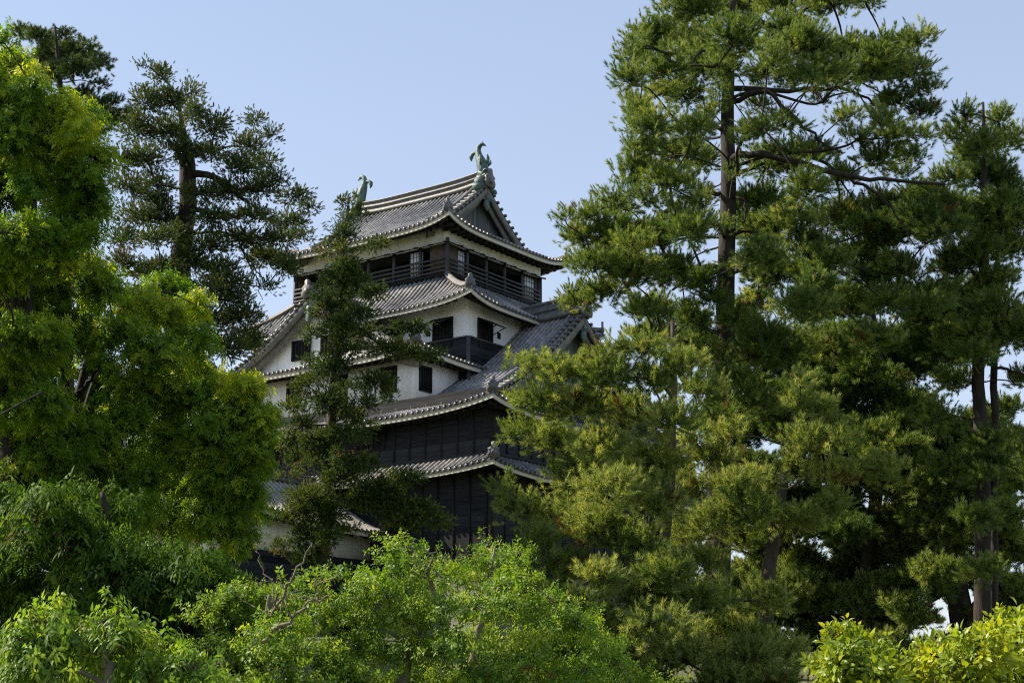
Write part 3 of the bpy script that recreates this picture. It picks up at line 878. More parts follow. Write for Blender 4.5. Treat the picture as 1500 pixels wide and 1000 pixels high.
def stamp(protos, pos, dirs, scl, tint, rng, hang=0.0):
    """place copies of the prototype sprigs; returns V, T, tint per face. HANG pulls the outer ends down"""
    Vs, Ts, As = [], [], []; off = 0
    which = rng.integers(len(protos), size=len(pos))
    B = basis(dirs, rng)
    for k, (v, t, n) in enumerate(protos):
        m = np.where(which == k)[0]
        if not len(m): continue
        W = np.einsum('nij,kj->nki', B[m], v) * scl[m][:, None, None]
        if hang:
            h = np.linalg.norm(W[..., :2], axis=-1)
            W[..., 2] -= hang * h * (1 + h)
        W += pos[m][:, None, :]
        F = (t[None] + (np.arange(len(m)) * len(v))[:, None, None]).reshape(-1, 3) + off
        Vs.append(W.reshape(-1, 3)); Ts.append(F); off += len(m) * len(v)
        per = len(t) // n
        lt = tint[m][:, None] + rng.normal(size=(len(m), n)) * .10
        As.append(np.repeat(lt.ravel(), per))
    A = np.concatenate(As)
    return np.concatenate(Vs), np.concatenate(Ts), np.where(A < -1, 0.0, np.clip(A, .07, 1))

_pr = np.random.default_rng(5)
PROTO = {
    'pine': [proto_needles(_pr, .17, 62, .125, .0125) for _ in range(6)],
    'pinefar': [proto_needles(_pr, .19, 50, .14, .018) for _ in range(6)],
    'spray': [proto_needles(_pr, .16, 34, .075, .026, .4, 1.2) for _ in range(6)],
    'cedar': [proto_needles(_pr, .22, 40, .085, .026, .4, 1.2) for _ in range(6)],
    'camphor': [proto_leaves(_pr, .26, 18, .105, .042) for _ in range(6)],
    'cherry': [proto_leaves(_pr, .26, 9, .12, .052, .2, 1.1, .45, True) for _ in range(6)],
    'maple': [proto_leaves(_pr, .24, 11, .095, .05, .2, 1.1, .3) for _ in range(6)],
    'yellow': [proto_leaves(_pr, .15, 11, .085, .042, .2, 1.0, .2, True) for _ in range(6)],
}

PROTO['pine'] += [proto_needles(_pr, .30, 64, .085, .012, .25, .9) for _ in range(2)]
def hang_dirs(kind): return {'camphor': .5, 'cherry': .75, 'maple': .25, 'yellow': .2}.get(kind, 0)

def grow(name, label, cat, trunk, blobs, kind, mat, bark, depth, group=None, seed=1, per=6.0, cl=42, up=.75, out=.6,
         limbs=(), sc=1.0, flat=1.0, attach=.12, twig=True, tint0=.45, shell=2.2, trunk_px=True, dj=.8, limb_r=1.0, hang_limb=0.0, spread=.15, extra_limbs=True, crown_r=None, front=0.0, dead=.012, shrink=None):
    """a tree: TRUNK [(px, py, radius m)] top to bottom, BLOBS [(px, py, rx, ry[, tint[, density[, depth offset]]])] leaf clumps,
    each given its own place in depth; limbs are grown from the trunk out to the clumps"""
    rng = np.random.default_rng(seed)
    m_px = depth / F_PX
    T = np.array([P(x, y, depth + (d[0] if d else 0)) for x, y, r, *d in trunk]); TR = np.array([t[2] for t in trunk], float)
    # down to the ground
    b = T[-1].copy(); gz = float(ground_z(b[0], b[1]))
    if b[2] > gz + .3:
        T = np.concatenate((T, [[b[0], b[1], gz - .3]])); TR = np.append(TR, TR[-1] * 1.25)
    base = np.array((T[-1][0], T[-1][1], gz))
    root = empty(name, tuple(base)); tag(root, label, cat, group)
    path = smooth_path(T, 28) + 0.0
    tr = np.interp(np.linspace(0, 1, len(path)), np.linspace(0, 1, len(TR)), TR)
    path[1:-1] += rng.normal(size=(len(path) - 2, 3)) * tr[1:-1, None] * .10
    tb = MB(); tb.tube(path - base, tr, 10); tb.build("trunk", M[bark], root, smooth=True)
    # clump centres in space
    C, RAD, TI, DE = [], [], [], []
    ax_x = np.interp([q[1] for q in blobs], [t[1] for t in trunk], [t[0] for t in trunk])
    Rmax = crown_r or max(abs(q[0] - a) for q, a in zip(blobs, ax_x)) * m_px
    for q, a in zip(blobs, ax_x):
        x, y, rx, ry = q[:4]
        dx = abs(x - a) * m_px
        dd = math.sqrt(max(Rmax**2 - dx**2, .1)) * rng.uniform(-1, 1) * dj
        if dx < Rmax * front: dd = -abs(dd) - .25
        if len(q) > 6: dd = q[6]
        d = depth + dd
        C.append(P(x, y, d)); k = d / F_PX
        RAD.append((rx*k, (rx*.6 + ry*.5)*k, ry*k))
        TI.append(q[4] if len(q) > 4 and q[4] is not None else tint0); DE.append(q[5] if len(q) > 5 else 1.0)
    C = np.array(C); RAD = np.array(RAD)
    ext = {'pine': .20, 'pinefar': .22, 'spray': .2, 'cedar': .22, 'camphor': .22, 'cherry': .22, 'maple': .2, 'yellow': .12}[kind] * sc if shrink is None else shrink
    RAD = np.maximum(RAD - ext, RAD * .4)
    # limbs: every clump hangs on the trunk or on a clump nearer the trunk
    n = len(C)
    tp = []
    for c in C:
        hd = np.hypot(path[:, 0] - c[0], path[:, 1] - c[1])
        zz = c[2] - attach * hd
        j = np.argmin(np.abs(path[:, 2] - zz) + 0.15*hd); tp.append(j)
    dt = np.array([np.linalg.norm(C[i] - path[tp[i]]) for i in range(n)])
    order = np.argsort(dt); parent = [-1]*n
    for ii, i in enumerate(order):
        best, bc = -1, dt[i] * 1.0
        for j in order[:ii]:
            c_ = np.linalg.norm(C[i] - C[j]) * 1.05 + dt[j] * .42
            if c_ < bc and dt[j] < dt[i] * .9: best, bc = j, c_
        parent[i] = best
    cnt = np.ones(n)
    for i in order[::-1]:
        if parent[i] >= 0: cnt[parent[i]] += cnt[i]
    top = [i if parent[i] < 0 else None for i in range(n)]
    for i in order:
        if parent[i] >= 0: top[i] = top[parent[i]]
    limbmb = {}
    for i in range(n):
        t = top[i]
        mb = limbmb.setdefault(t, MB())
        a = path[tp[i]] if parent[i] < 0 else C[parent[i]]
        r0 = min(.018 * math.sqrt(cnt[i]) * limb_r + .012, tr[tp[i]] * .7); r1 = .012 * limb_r + .004
        if cnt[i] > 1: r1 = .018 * math.sqrt(max(cnt[i]-1, 1)) * limb_r * .8
        L = np.linalg.norm(C[i] - a)
        mid = a*.5 + C[i]*.5 + rng.normal(size=3) * L * .06 + np.array((0, 0, (.05 - hang_limb) * L))
        pp = smooth_path([a, a*.75 + mid*.25 + rng.normal(size=3)*L*.03, mid, C[i]*.75 + mid*.25 + rng.normal(size=3)*L*.03, C[i]], 12)
        mb.tube(pp - base, np.linspace(r0, r1, len(pp)), 6)
    for L in limbs:
        pts = [P(x, y, depth + dz) for x, y, dz in L[0]]
        pp = smooth_path(pts, 16); pp[1:-1] += rng.normal(size=(len(pp)-2, 3)) * .03
        mb = MB(); mb.tube(pp - base, np.linspace(L[1], L[2], len(pp)), 7); mb.build("limb", M[bark], root, smooth=True)
    if extra_limbs:
        for k_, mb in limbmb.items(): mb.build("branch", M[bark], root, smooth=True)
    # leaves: clusters in every clump, several sprigs in every cluster
    pos, dirs, tint = [], [], []; tw = MB()
    for i in range(n):
        vol = RAD[i].prod() ** (1/3)
        A_ = RAD[i] + ext * .6
        ncl = max(3, int(cl * DE[i] * (A_[0]*A_[2] + A_[0]*A_[1]) / 1.0))
        u = norm(rng.normal(size=(ncl, 3))); rr = rng.random(ncl) ** (1/shell)
        u[:, 2] = np.where((u[:, 2] < -.3) & (rng.random(ncl) < .4), -u[:, 2], u[:, 2])
        cc = u * rr[:, None] * RAD[i]
        od = norm(u * out + np.array((0, 0, up)) + np.clip(u[:, 2:], 0, 1) * np.array((0, 0, .9)) + rng.normal(size=(ncl, 3))*.3)
        npr = rng.poisson(per, ncl) + 2
        idx = np.repeat(np.arange(ncl), npr); ns = len(idx)
        jit = rng.normal(size=(ns, 3)) * spread * np.array((1, 1, .75 * flat))
        pos.append(C[i] + cc[idx] + jit)
        dirs.append(norm(od[idx] + norm(jit) * .55 + rng.normal(size=(ns, 3)) * .25))
        bt_ = TI[i] + rng.normal() * .045
        ct = bt_ + rng.normal(size=ncl) * .15 + .3 * (rr - .75)  # outer sprigs brighter: new growth, with sunlit tips painted in
        ct = np.where(rng.random(ncl) < (dead if kind in ('pine', 'pinefar', 'spray', 'cedar') else .003), -3.0, ct)
        tint.append(ct[idx])
        if twig:
            for c in cc[:: (2 if ncl > 12 else 1)]:
                m_ = c*.5 + rng.normal(size=3)*.08
                tw.tube(np.array((C[i], C[i] + m_, C[i] + c)) - base, [.012, .009, .004], 3, cap=False)
    pos = np.concatenate(pos); dirs = np.concatenate(dirs); tint = np.concatenate(tint)
    scl = sc * (.65 + .65 * rng.random(len(pos)))
    V, F, A = stamp(PROTO[kind], pos, dirs, scl, tint, rng, hang_dirs(kind))
    V = V - base; fl = [F]; mi = np.zeros(len(F))
    if tw.n:
        qd = np.concatenate(tw.q) + len(V); V = np.concatenate((V, np.concatenate(tw.v))); fl.append(qd)
        mi = np.concatenate((mi, np.ones(len(qd)))); A = np.concatenate((A, np.zeros(len(qd))))
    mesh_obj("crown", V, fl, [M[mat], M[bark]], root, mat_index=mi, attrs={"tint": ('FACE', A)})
    return root, len(F)

FACES = {}
def G(*a, **k):
    r, n = grow(*a, **k); FACES[a[1]] = n; return r

def scatter(rng, x0, x1, y0, y1, n, rx, ry, tint=None, dens=1.0):
    return [(rng.uniform(x0, x1), rng.uniform(y0, y1), rx*rng.uniform(.7, 1.3), ry*rng.uniform(.7, 1.3), tint, dens) for _ in range(n)]
rg = np.random.default_rng(11)

# ---- the tall pine right of the keep
main_pine = [
 (1010,15,60,32),(1075,8,65,30),(1150,8,60,22),(1220,6,55,14),(1268,3,35,9),(960,52,45,26),(1010,60,50,34),(1080,58,55,38),(1150,48,55,28),
 (940,80,32,20),(925,118,34,20),(972,108,42,25),(1000,140,45,26),(1030,100,48,38),(950,185,46,26),(1010,190,42,26),(938,215,36,22),(990,230,48,28),(925,250,38,22),(975,270,48,26),(1030,235,30,34),
 (905,300,42,24),(862,318,40,18),(828,322,18,9),(850,350,36,24),(905,345,52,28),(955,350,52,28),(1010,340,42,32),(868,392,42,26),(925,400,52,32),(985,400,48,32),(1028,415,28,30),
 (845,440,34,22),(885,432,44,22),(950,455,48,30),(1010,470,42,32),(1120,380,50,35),
 (1180,70,58,28),(1240,76,56,28),(1300,72,52,26),(1345,62,32,24),(1200,104,50,20),(1270,110,56,24),(1330,106,46,27),(1362,130,26,22),(1352,165,30,18),(1312,150,40,18),(1128,90,38,28),
 (1108,190,24,18),(1125,240,40,30),(1180,275,46,32),(1310,200,36,20),(1332,228,30,16),(1282,232,42,16),(1160,330,56,38),(1230,320,56,38),(1290,305,46,30),(1112,340,38,32),
 (1130,400,48,32),(1200,390,56,38),(1270,380,56,36),(1318,395,42,30),(1104,450,42,32),(1170,450,56,32),(1240,450,56,28),(1300,445,40,26),(1230,262,36,16),
 (1390,264,34,16),(1350,286,34,14),
 (1066,100,34,22,None,1,-1.2),(1046,440,30,22,None,1,-1.5),(1080,470,34,22,None,1,-1.5),(1040,520,36,24,None,1,-1.2),(1075,560,40,26,None,1,-1.4),(1052,620,46,28,None,1,-1.2),(1085,205,22,14),(1045,165,26,18),(1096,300,26,20),(1030,300,26,18),
 (1122,112,36,20),(1165,116,40,18),(1150,185,34,14,None,.6),(1232,172,36,18,None,.6),(1256,204,36,18,None,.7),(1182,222,36,18),(1290,182,36,20),(1205,150,26,10,None,.5),(1010,510,46,28),(1100,520,50,30),(1160,510,54,30),(1220,515,54,28),(1280,500,50,28),(1020,575,48,30),(1110,590,46,30),
] + scatter(rg, 1095, 1385, 290, 520, 18, 48, 30, .35) + scatter(rg, 915, 1050, 60, 300, 14, 32, 20, None, .7) + scatter(rg, 870, 1050, 310, 430, 9, 36, 22, None, .7) + scatter(rg, 935, 1050, 430, 510, 5, 36, 22, None, .7) + scatter(rg, 1080, 1340, 40, 130, 8, 36, 20, None, .7) + scatter(rg, 1100, 1350, 125, 265, 9, 34, 17, None, .6) + [(1060,140,22,14,None,.7,-.9),(1078,258,22,14,None,.7,-.9),(1054,330,24,16,None,.8,-.9),(1076,395,26,18,None,.8,-.9)]
G("pine_tree", "tallest green pine with a bare dark trunk beside the keep", "tree",
  [(1085,-90,.05),(1078,-40,.09),(1070,60,.13),(1067,150,.19),(1066,300,.24),(1063,450,.27),(1058,590,.30),(1052,800,.34),(1050,990,.38)],
  main_pine, 'pine', 'pine', 'bark_dark', 40.0, seed=2, group="pines on the right", tint0=.5,
  limbs=[([(1064,235,0),(1115,225,-.8),(1230,254,-1.6),(1290,263,-2),(1385,270,-2.2)],.12,.04),
         ([(1066,150,0),(1122,135,-.5),(1155,166,-.9),(1200,205,-1.2),(1235,225,-1.5)],.09,.02),
         ([(1066,130,0),(1130,132,.4),(1200,132,.6),(1235,128,.8),(1270,145,.9),(1305,168,1.0)],.09,.025),
         ([(1062,283,0),(1005,290,-.5),(960,320,-.9)],.08,.03),([(1064,285,0),(1090,295,-.4),(1088,330,-.6)],.06,.02),
         ([(1060,392,0),(1028,392,-.5),(985,425,-.8)],.08,.03),([(1066,190,0),(1030,182,-.4),(1000,178,-.7),(960,205,-.9)],.07,.02),
         ([(1245,260,-1.6),(1290,290,-1.8),(1318,322,-2),(1340,360,-2.1)],.05,.015),([(1068,45,0),(1040,70,-.3),(1010,92,-.5),(965,110,-.8)],.06,.02)],
  attach=.05)

# ---- pine mass leaning toward the keep, lower centre right
left_pine = [
 (895,522,36,16),(945,512,48,28),(778,540,28,22),(757,535,12,14),(825,548,46,24),(890,550,52,32),(955,560,48,32),(1000,540,36,32),(785,590,40,26),(850,600,52,32),(920,610,56,38),(980,620,46,38),(768,632,32,22),
 (820,650,46,32),(880,660,56,32),(950,680,56,38),(845,700,50,32),(900,720,56,38),(960,740,50,38),(736,722,10,24),(750,750,20,26),(780,752,30,30),(825,760,46,36),(870,780,56,38),(930,800,52,38),(785,800,34,30),
 (820,835,46,32),(870,850,46,28),(770,860,30,24),(935,880,56,38),(980,845,46,38),(890,930,44,36),(960,925,56,38),(1000,965,66,38),(910,975,46,34),(1050,935,56,40),(1100,965,46,36),(1020,880,50,34),(840,890,44,30),(800,870,36,26),(860,960,44,34),(1060,1000,60,30),(950,1010,60,30),(1130,1000,50,26),(860,1000,50,30,None,1,-1.5),(910,1000,50,30,None,1,-1.5),
]
G("pine_tree", "broad pale green pine bending toward the black wall of the keep", "tree",
  [(985,470,.05),(985,560,.10),(978,700,.17),(965,830,.2),(930,930,.24),(905,1000,.26)], left_pine, 'pine', 'pine', 'bark', 34.0, seed=3, group="pines on the right", tint0=.66, front=.5,
  limbs=[([(950,880,0),(880,905,-.5),(840,905,-.8)],.09,.03),([(962,850,0),(890,855,-.3),(815,852,-.6)],.06,.02)], attach=.1, dj=.7)

# ---- younger lit pine in front
front_pine = [
 (1172,562,14,18),(1172,590,24,22),(1198,605,36,26),(1180,645,42,28),(1235,650,36,26),(1270,688,40,22),(1308,690,24,17),(1222,700,42,26),(1162,682,28,22),(1222,740,26,20),
 (1042,675,44,30),(1012,720,46,32),(1070,716,46,32),(1120,700,30,26),(1100,750,52,30),(1160,760,54,26),(1212,752,32,22),(1042,768,46,32),(1000,790,36,32),(1090,790,36,20),(1012,640,26,24),(1060,640,26,20),
 (1030,830,40,30),(1000,870,40,30),(1060,880,30,26),(1120,880,40,26,None,1,-1),(1105,940,46,30,None,1,-1),(1150,960,40,26)]
G("pine_tree", "lower sunlit pine standing in front of the dark trunks", "tree",
  [(1165,540,.03),(1160,640,.09),(1140,740,.15),(1125,850,.18),(1115,990,.2)], front_pine, 'pine', 'pine', 'bark', 36.0, seed=4, group="pines on the right", tint0=.68, attach=.15, dj=.6, front=.7)

# ---- pine at the right edge
right_pine = [
 (1412,168,22,20),(1402,198,30,26),(1460,178,30,22),(1482,208,28,28),(1430,230,40,32),(1440,264,46,28,.2),(1480,288,38,36),(1402,308,40,28),(1440,340,46,38),(1482,370,36,38),(1410,388,42,32),(1362,340,36,32),(1460,418,42,28),
 (1392,440,46,28),(1482,462,36,22),(1352,468,36,22),(1422,482,36,18),(1495,555,30,14),(1402,560,36,22),(1472,598,36,16),(1493,640,28,14),(1372,610,36,28),(1500,690,30,22),(1440,700,30,22),(1428,520,36,22,None,1,-1.6),(1450,645,40,22,None,1,-1.6),(1432,760,42,24,None,1,-1.5),(1455,450,40,24,None,1,-1.6),(1440,840,40,24,None,1,-1.4),(1440,215,34,24,None,1,-1.4)] + scatter(rg, 1380, 1500, 200, 520, 16, 44, 28, .5) + scatter(rg, 1390, 1500, 680, 760, 6, 40, 22, .4)
G("pine_tree", "pine with twin grey stems cut by the right frame edge", "tree",
  [(1440,150,.04),(1442,260,.1),(1440,420,.16),(1434,560,.19),(1440,700,.22),(1438,990,.26)], right_pine, 'pine', 'pine', 'bark_dark', 43.0, seed=5, group="pines on the right", tint0=.48, attach=.05,
  limbs=[([(1452,990,.3),(1456,700,.3),(1455,500,.2),(1462,380,.1)],.14,.09),([(1436,530,0),(1470,540,-.5),(1500,548,-.8)],.06,.03)])

# ---- shaded pines behind
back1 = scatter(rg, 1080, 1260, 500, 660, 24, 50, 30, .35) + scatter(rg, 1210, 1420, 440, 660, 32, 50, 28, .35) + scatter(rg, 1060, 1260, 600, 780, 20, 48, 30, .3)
G("pine_tree", "dark shaded pine behind, its slim trunk showing between the front pines", "tree",
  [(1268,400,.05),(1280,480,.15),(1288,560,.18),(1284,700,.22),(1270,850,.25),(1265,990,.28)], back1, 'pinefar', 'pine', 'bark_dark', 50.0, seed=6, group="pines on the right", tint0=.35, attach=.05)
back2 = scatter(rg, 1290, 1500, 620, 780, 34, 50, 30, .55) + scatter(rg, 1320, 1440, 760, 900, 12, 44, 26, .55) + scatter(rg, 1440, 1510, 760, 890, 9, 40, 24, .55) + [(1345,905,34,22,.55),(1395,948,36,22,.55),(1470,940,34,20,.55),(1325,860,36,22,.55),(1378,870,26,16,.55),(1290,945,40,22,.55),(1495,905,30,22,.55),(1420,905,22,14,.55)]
G("pine_tree", "dark leaning pine with a thick slanting trunk low on the right", "tree",
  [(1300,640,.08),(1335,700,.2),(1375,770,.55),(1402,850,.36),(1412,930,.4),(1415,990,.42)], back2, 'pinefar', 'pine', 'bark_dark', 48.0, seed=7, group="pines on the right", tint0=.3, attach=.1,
  limbs=[([(1412,890,0),(1440,878,-.3),(1470,880,-.6)],.08,.03)])
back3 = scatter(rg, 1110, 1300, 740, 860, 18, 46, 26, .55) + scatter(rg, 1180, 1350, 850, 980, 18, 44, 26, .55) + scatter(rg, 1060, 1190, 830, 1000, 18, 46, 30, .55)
G("pine_tree", "dark pine with thin crossing stems low between the trunks", "tree",
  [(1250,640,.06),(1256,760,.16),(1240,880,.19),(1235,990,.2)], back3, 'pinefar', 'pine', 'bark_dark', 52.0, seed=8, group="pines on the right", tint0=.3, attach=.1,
  limbs=[([(1300,990,0),(1330,900,0),(1290,760,0),(1270,690,0)],.12,.06),([(1180,990,.4),(1185,880,.4),(1170,790,.55)],.1,.06)])

# ---- camphor trees at the left; high tints paint sunlight onto their tops
tall_cam = [(4,62,14,26),(20,95,32,28,.8),(45,118,26,26,.85),(5,140,45,42),(52,145,38,34),(85,165,32,30,.8),(20,200,52,42),(75,215,48,38),(118,200,28,30,.8),(140,235,24,26,.8),(112,262,44,32),(50,272,40,30,None,.6),(5,275,45,42),(132,300,30,32),(98,335,46,32),(40,350,56,36),(136,345,24,22),(10,392,48,24),(78,382,42,22),
  (-40,120,50,50),(-50,220,55,55),(-50,330,55,50)] + scatter(rg, -300, -70, 70, 400, 12, 75, 65, None, .5) + [(*q, -8.5) for q in scatter(rg, -300, -40, 280, 700, 24, 60, 50, None, .6)] + scatter(rg, -20, 60, 420, 640, 8, 50, 40, None, .8) + [(*q, 3.0) for q in scatter(rg, 0, 120, 140, 380, 9, 44, 34, .35, .7)]  # clumps beyond the left edge are unseen, added to shade the cherry
G("broadleaf_tree", "tall bright yellow-green tree filling the upper left edge", "tree",
  [(30,80,.04),(40,180,.12),(45,280,.2),(35,420,.28),(20,600,.34),(10,800,.4),(8,990,.45)], tall_cam, 'camphor', 'camphor', 'bark_dark', 39.0, seed=12, group="camphor trees on the left",
  per=8, cl=44, up=.45, out=.9, attach=.9, shell=2.6, spread=.17, tint0=.5, dj=.7, front=.6, crown_r=4.2)
low_cam = [(120,393,40,26,.85),(70,420,48,38),(150,428,42,36),(20,430,46,42),(195,445,34,28,.8),(240,465,34,28,.8),(285,448,24,28,.7),(100,478,56,40),(30,495,50,38),(170,500,48,42),(230,520,48,36),(290,498,26,28),(278,532,26,26,.85),
  (310,565,34,30,.7),(365,570,28,30,.8),(350,610,42,38),(388,620,18,34,.75),(268,580,46,36),(208,570,46,36),(300,640,46,38),(240,630,46,38),(180,620,46,36),(122,645,50,36),(60,655,46,32),(370,668,30,36),(320,700,46,38),(260,700,46,38),(200,700,46,38),(140,705,46,32),
  (358,728,26,36),(310,760,40,36),(352,790,28,26),(250,760,42,32),(190,752,46,32),(60,560,30,22,None,.6),(10,570,30,36)] + [(*q, 3.0) for q in scatter(rg, 0, 160, 520, 700, 10, 44, 34, .4, .8)] + scatter(rg, -10, 110, 620, 760, 12, 46, 36, None, .9) + [(*q, 3.4) for q in scatter(rg, 20, 320, 420, 560, 10, 44, 32, .35, .7)] + [(*q, 3.4) for q in scatter(rg, 140, 360, 560, 760, 14, 44, 32, .35, .8)]
G("broadleaf_tree", "rounded glossy green tree with sunlit tips left of the slim cedar", "tree",
  [(140,470,.05),(125,540,.12),(112,600,.18),(105,680,.24),(100,800,.3),(98,990,.36)], low_cam, 'camphor', 'camphor', 'bark_dark', 42.0, seed=13, group="camphor trees on the left",
  per=8, cl=44, up=.45, out=.9, attach=.9, shell=2.6, spread=.17, tint0=.5, dj=.7, front=.6, crown_r=4.2,
  limbs=[([(108,590,0),(92,545,-.3),(90,510,-.4)],.09,.04),([(108,580,0),(130,560,-.2),(148,530,-.3)],.09,.04),([(106,610,0),(70,600,-.3),(35,628,-.5)],.06,.03)])

# ---- dark pine top left, old conifer, slim cedar
tl = [(33,50,18,10),(57,55,22,12),(93,50,16,11),(77,77,32,20),(103,80,32,22),(130,67,13,11),(133,87,22,16),(152,97,11,8),(113,103,32,16),(142,122,11,9),(80,112,24,18),(117,145,28,14),(140,160,28,16),(168,150,10,9),(160,177,26,14),(140,190,24,10),(188,172,18,10),(110,190,24,14),(60,100,28,24)]
G("pine_tree", "dark pine top rising behind the bright tree at upper left", "tree",
  [(80,40,.05),(88,120,.12),(92,200,.18),(95,400,.28),(95,700,.38),(95,990,.45)], tl, 'pinefar', 'pine_dark', 'bark_dark', 58.0, seed=21, tint0=.4, attach=.1, cl=44, per=6, spread=.18)
con = [(232,110,20,20),(215,98,10,10),(215,150,30,26),(250,150,30,26),(280,135,14,20),(288,165,26,24),(200,190,32,26),(245,195,38,28),(310,190,26,26),(325,178,12,18),(375,178,16,14),(396,198,16,12),(365,215,26,22),(350,245,32,22),(180,235,24,22),(215,235,34,24),(270,222,36,16),(310,225,26,18),(385,240,22,22),(400,265,26,18),(375,280,32,18),(190,275,34,24),(230,275,26,24),(330,280,36,20),(430,288,30,12),(452,303,18,9),
  (200,320,36,22),(240,322,24,22),(310,322,36,22),(370,315,36,16),(420,325,36,12),(180,350,28,20),(228,350,30,18),(302,360,40,17),(360,350,40,18),(408,350,32,15),(440,345,22,9),(180,385,28,18),(320,395,36,16),(390,378,36,16),(422,388,26,16),(330,440,40,20),(300,470,36,22),(352,470,36,26),(330,510,36,26),(215,400,26,14),(365,500,26,24),(300,420,30,14),(235,395,36,18),(280,385,34,18,None,1,-1.4),(250,430,40,20),(230,300,30,20),(290,285,30,18,None,1,-1.5),(340,415,36,16),(265,345,30,18,None,1,-1.5),(210,440,30,18),(390,420,20,10,None,.6)]
G("conifer_tree", "old dark conifer with a thick trunk and sparse airy crown", "tree",
  [(262,150,.06),(272,215,.16),(276,240,.30),(272,320,.33),(262,400,.36),(258,520,.42),(255,700,.5),(252,990,.6)], con, 'spray', 'conifer', 'bark_dark', 51.0, seed=22, tint0=.55, attach=-.15, cl=60, per=9, up=.3, out=.8, sc=.78, dj=.7, spread=.17, front=.6, shrink=.12,
  limbs=[([(276,245,0),(262,228,-.2),(248,205,-.3)],.2,.06),([(278,255,0),(310,258,-.3),(345,280,-.6),(365,300,-.8)],.16,.06),([(268,305,0),(310,310,-.5),(350,318,-.8),(352,305,-1),(370,320,-1.2)],.12,.03),([(262,385,0),(225,385,-.4),(190,400,-.7),(170,405,-.9)],.12,.03),([(262,398,0),(215,410,.5),(190,425,.8)],.1,.03),
         ([(345,345,-1),(372,400,-1.2),(385,440,-1.3)],.04,.01),([(350,360,-1),(378,400,-1.2),(398,430,-1.3)],.035,.01)])
ced = [(515,298,8,12),(504,297,12,9),(512,316,18,9),(526,313,14,8),(504,342,22,10),(480,356,13,7),(554,356,22,8),(504,367,16,9),(540,362,14,7),(504,392,26,14),(486,407,22,12),(522,410,26,12),(547,428,26,12),(497,432,28,16),(479,454,26,14),(529,457,26,14),(497,479,32,16),(457,490,22,11),(533,486,28,16),(598,480,32,7),(622,478,12,7),(576,511,40,12),(612,518,26,10),(640,522,14,7),(504,515,32,14),
 (486,536,32,18),(547,558,32,16),(568,579,16,12),(450,565,22,16),(432,594,20,13),(479,590,38,18),(515,608,22,13),(443,622,22,16),(504,637,32,16),(468,644,32,18),(432,669,18,16),(468,673,28,16),(522,680,38,17),(594,700,36,10),(562,716,46,16),(533,730,32,16),(612,745,32,16),(641,763,24,12),(583,759,32,16),(457,730,42,22),(479,752,38,22),(432,752,22,16),(450,788,32,22),(479,788,24,18),(414,800,16,12),(455,815,30,14),(540,590,20,14),(425,640,14,12),(560,735,44,15),(600,760,36,14),(500,700,30,16)] + [(500 - (y-300)*.05 + rg.uniform(-1, 1) * (8 + (y-300)*.16), y, 24, 11, None, .4) for y in np.linspace(330, 790, 34)]
G("cedar_tree", "slim dark cedar with golden tips standing before the keep", "tree",
  [(510,296,.03),(505,350,.06),(500,430,.11),(494,520,.16),(486,600,.2),(480,690,.24),(474,800,.3),(470,990,.36)], ced, 'cedar', 'cedar', 'bark', 59.0, seed=23, tint0=.5, attach=.25, cl=46, per=9, up=-.02, out=.95, sc=.8, dj=.8, spread=.15, front=.35, hang_limb=.08, crown_r=2.0)

# ---- shaded cherry at the lower left, lit sprays in the corner
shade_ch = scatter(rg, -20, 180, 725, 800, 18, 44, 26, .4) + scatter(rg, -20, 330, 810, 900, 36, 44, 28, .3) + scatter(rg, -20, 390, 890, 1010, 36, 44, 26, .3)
G("cherry_tree", "shaded dark green cherry with hanging leaves, lower left", "tree",
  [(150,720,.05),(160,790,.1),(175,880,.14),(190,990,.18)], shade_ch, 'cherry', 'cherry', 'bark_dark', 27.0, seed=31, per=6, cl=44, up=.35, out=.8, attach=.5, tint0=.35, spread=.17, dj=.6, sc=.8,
  limbs=[([(190,960,0),(290,975,-.5),(330,940,-.9)],.09,.05)])
lit_ch = [(80,920,46,26),(130,935,46,26),(30,945,36,30),(180,945,46,26),(85,895,16,14),(230,960,40,26),(270,975,36,22),(60,980,56,26),(140,980,56,26),(220,990,56,20),(300,985,26,16),(195,925,18,12),(10,985,30,24),(160,905,14,8),(45,910,16,12)]
G("cherry_tree", "low sunlit cherry sprays in the bottom left corner", "shrub",
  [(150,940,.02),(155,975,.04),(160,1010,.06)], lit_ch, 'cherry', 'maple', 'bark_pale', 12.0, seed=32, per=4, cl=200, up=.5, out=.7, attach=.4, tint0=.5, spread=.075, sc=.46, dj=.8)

# ---- bright young trees along the bottom
m1 = [(493,820,20,10),(460,832,20,12),(425,828,26,12),(400,855,40,18),(440,862,40,20),(350,850,40,16),(300,872,36,20),(350,890,50,26),(410,900,50,28),(470,885,46,26),(320,930,46,28),(390,945,56,30),(450,940,50,30),(340,985,60,28),(430,990,60,28),(490,960,40,30)]
G("maple_tree", "bright green young tree with a bare broken bough, bottom left of centre", "tree",
  [(395,870,.03),(385,930,.08),(345,965,.12),(300,1005,.15)], [(a, b + 24, *c) for a, b, *c in m1], 'maple', 'maple', 'bark_pale', 25.0, seed=41, group="bright young trees along the bottom", per=5, cl=56, up=.6, out=.8, attach=.4, tint0=.55, spread=.15, dj=.8, sc=.72, flat=.6, limb_r=.55,
  limbs=[([(385,940,-1.6),(430,905,-1.9),(460,880,-2),(487,869,-2.1)],.036,.01),([(390,905,-1.5),(420,860,-1.7),(448,812,-1.8),(456,797,-1.8)],.026,.007),([(420,862,-1.7),(400,850,-1.7),(370,853,-1.7)],.013,.005),([(405,890,-1.7),(380,815,-1.5),(372,790,-1.5)],.013,.004),([(425,905,-1.9),(422,875,-1.9),(460,878,-2.1)],.014,.006)])
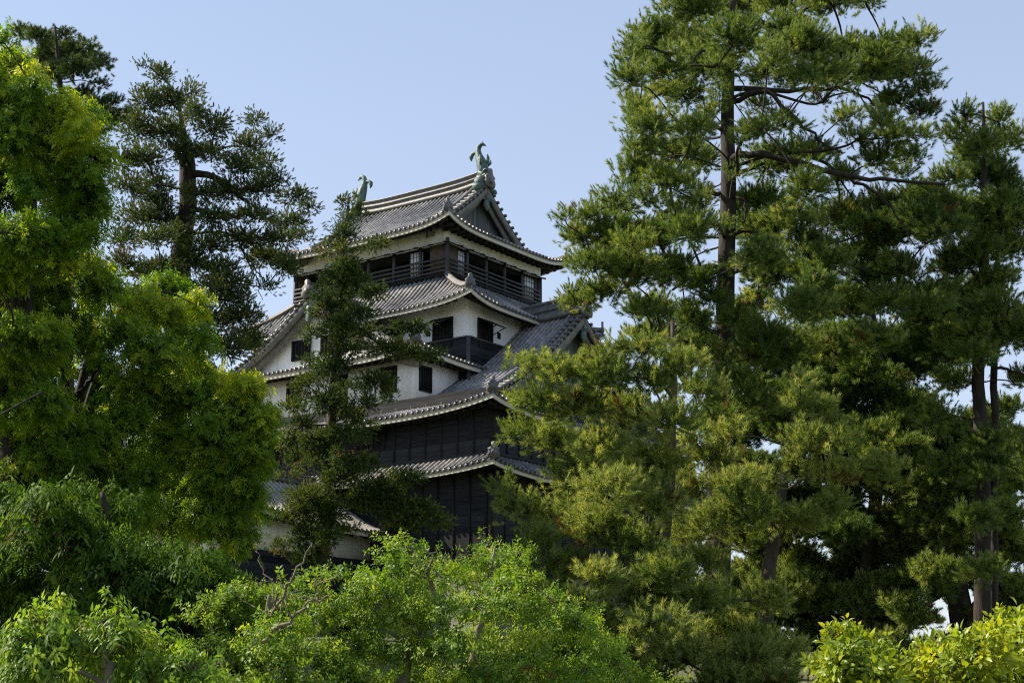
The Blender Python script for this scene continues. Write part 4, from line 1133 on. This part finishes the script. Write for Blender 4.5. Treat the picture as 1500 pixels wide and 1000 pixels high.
m2 = [(572,792,20,12),(597,788,18,12),(633,796,22,14),(545,832,26,12),(585,820,36,20),(525,862,34,18),(640,825,36,22),(560,850,46,24),(610,855,46,26),(510,880,40,26),(570,895,50,28),(640,885,50,28),(530,935,50,30),(600,940,56,30),(660,935,46,30),(520,985,56,28),(600,990,60,26),(680,985,50,28)]
G("maple_tree", "bright green young tree in front of the dark keep wall", "tree",
  [(610,810,.02),(635,870,.05),(610,930,.08),(590,1005,.11)], [(a, b + 14, *c) for a, b, *c in m2], 'maple', 'maple', 'bark_pale', 26.0, seed=42, group="bright young trees along the bottom", per=5, cl=56, up=.6, out=.8, attach=.4, tint0=.55, spread=.15, dj=.8, sc=.72, flat=.6, limb_r=.55)
m3 = [(713,784,10,18),(722,805,18,16),(765,800,22,12),(745,812,26,16),(690,815,30,16),(670,840,30,20),(715,840,36,22),(760,835,26,18),(690,880,46,28),(745,880,46,28),(700,930,50,30),(760,935,50,30),(720,985,56,28),(790,985,56,26),(820,945,46,26),(850,975,46,28),(875,1000,40,20),(800,905,40,22),(840,900,40,24),(860,935,46,28),(900,985,50,30),(810,870,30,20),(940,1000,50,26),(720,1010,60,24),(800,1010,60,24),(770,880,40,26),(800,930,46,30),(845,905,40,26),(770,960,50,30),(730,850,34,22),(830,1000,50,26),(890,955,44,28),(880,1000,50,26),(840,960,44,28)]
G("maple_tree", "bright green young tree below the pale pine, right of centre", "tree",
  [(725,800,.02),(715,870,.05),(700,930,.08),(690,1005,.11)], [(a, b + 12, *c) for a, b, *c in m3], 'maple', 'maple', 'bark_pale', 27.0, seed=43, group="bright young trees along the bottom", per=5, cl=56, up=.6, out=.8, attach=.4, tint0=.55, spread=.15, dj=.8, sc=.72, flat=.6, limb_r=.55)
yl = [(1230,945,36,20),(1205,975,24,22),(1245,975,40,26),(1290,975,36,24),(1370,958,30,14),(1350,985,36,22),(1400,975,36,28),(1445,955,36,26),(1480,925,26,24),(1495,955,36,36),(1440,995,46,24),(1320,1000,40,14),(1270,1000,60,18),(1490,1000,40,30)]
G("golden_tree", "golden yellow-green leafy treetop in the bottom right corner", "tree",
  [(1390,960,.03),(1385,985,.05),(1380,1010,.08)], yl, 'yellow', 'yellowleaf', 'bark_pale', 13.0, seed=44, per=6, cl=150, up=.6, out=.9, attach=.5, tint0=.55, spread=.065, sc=.85, dj=.6)
print("FACES", sum(FACES.values()), {k[:22]: v for k, v in FACES.items()})
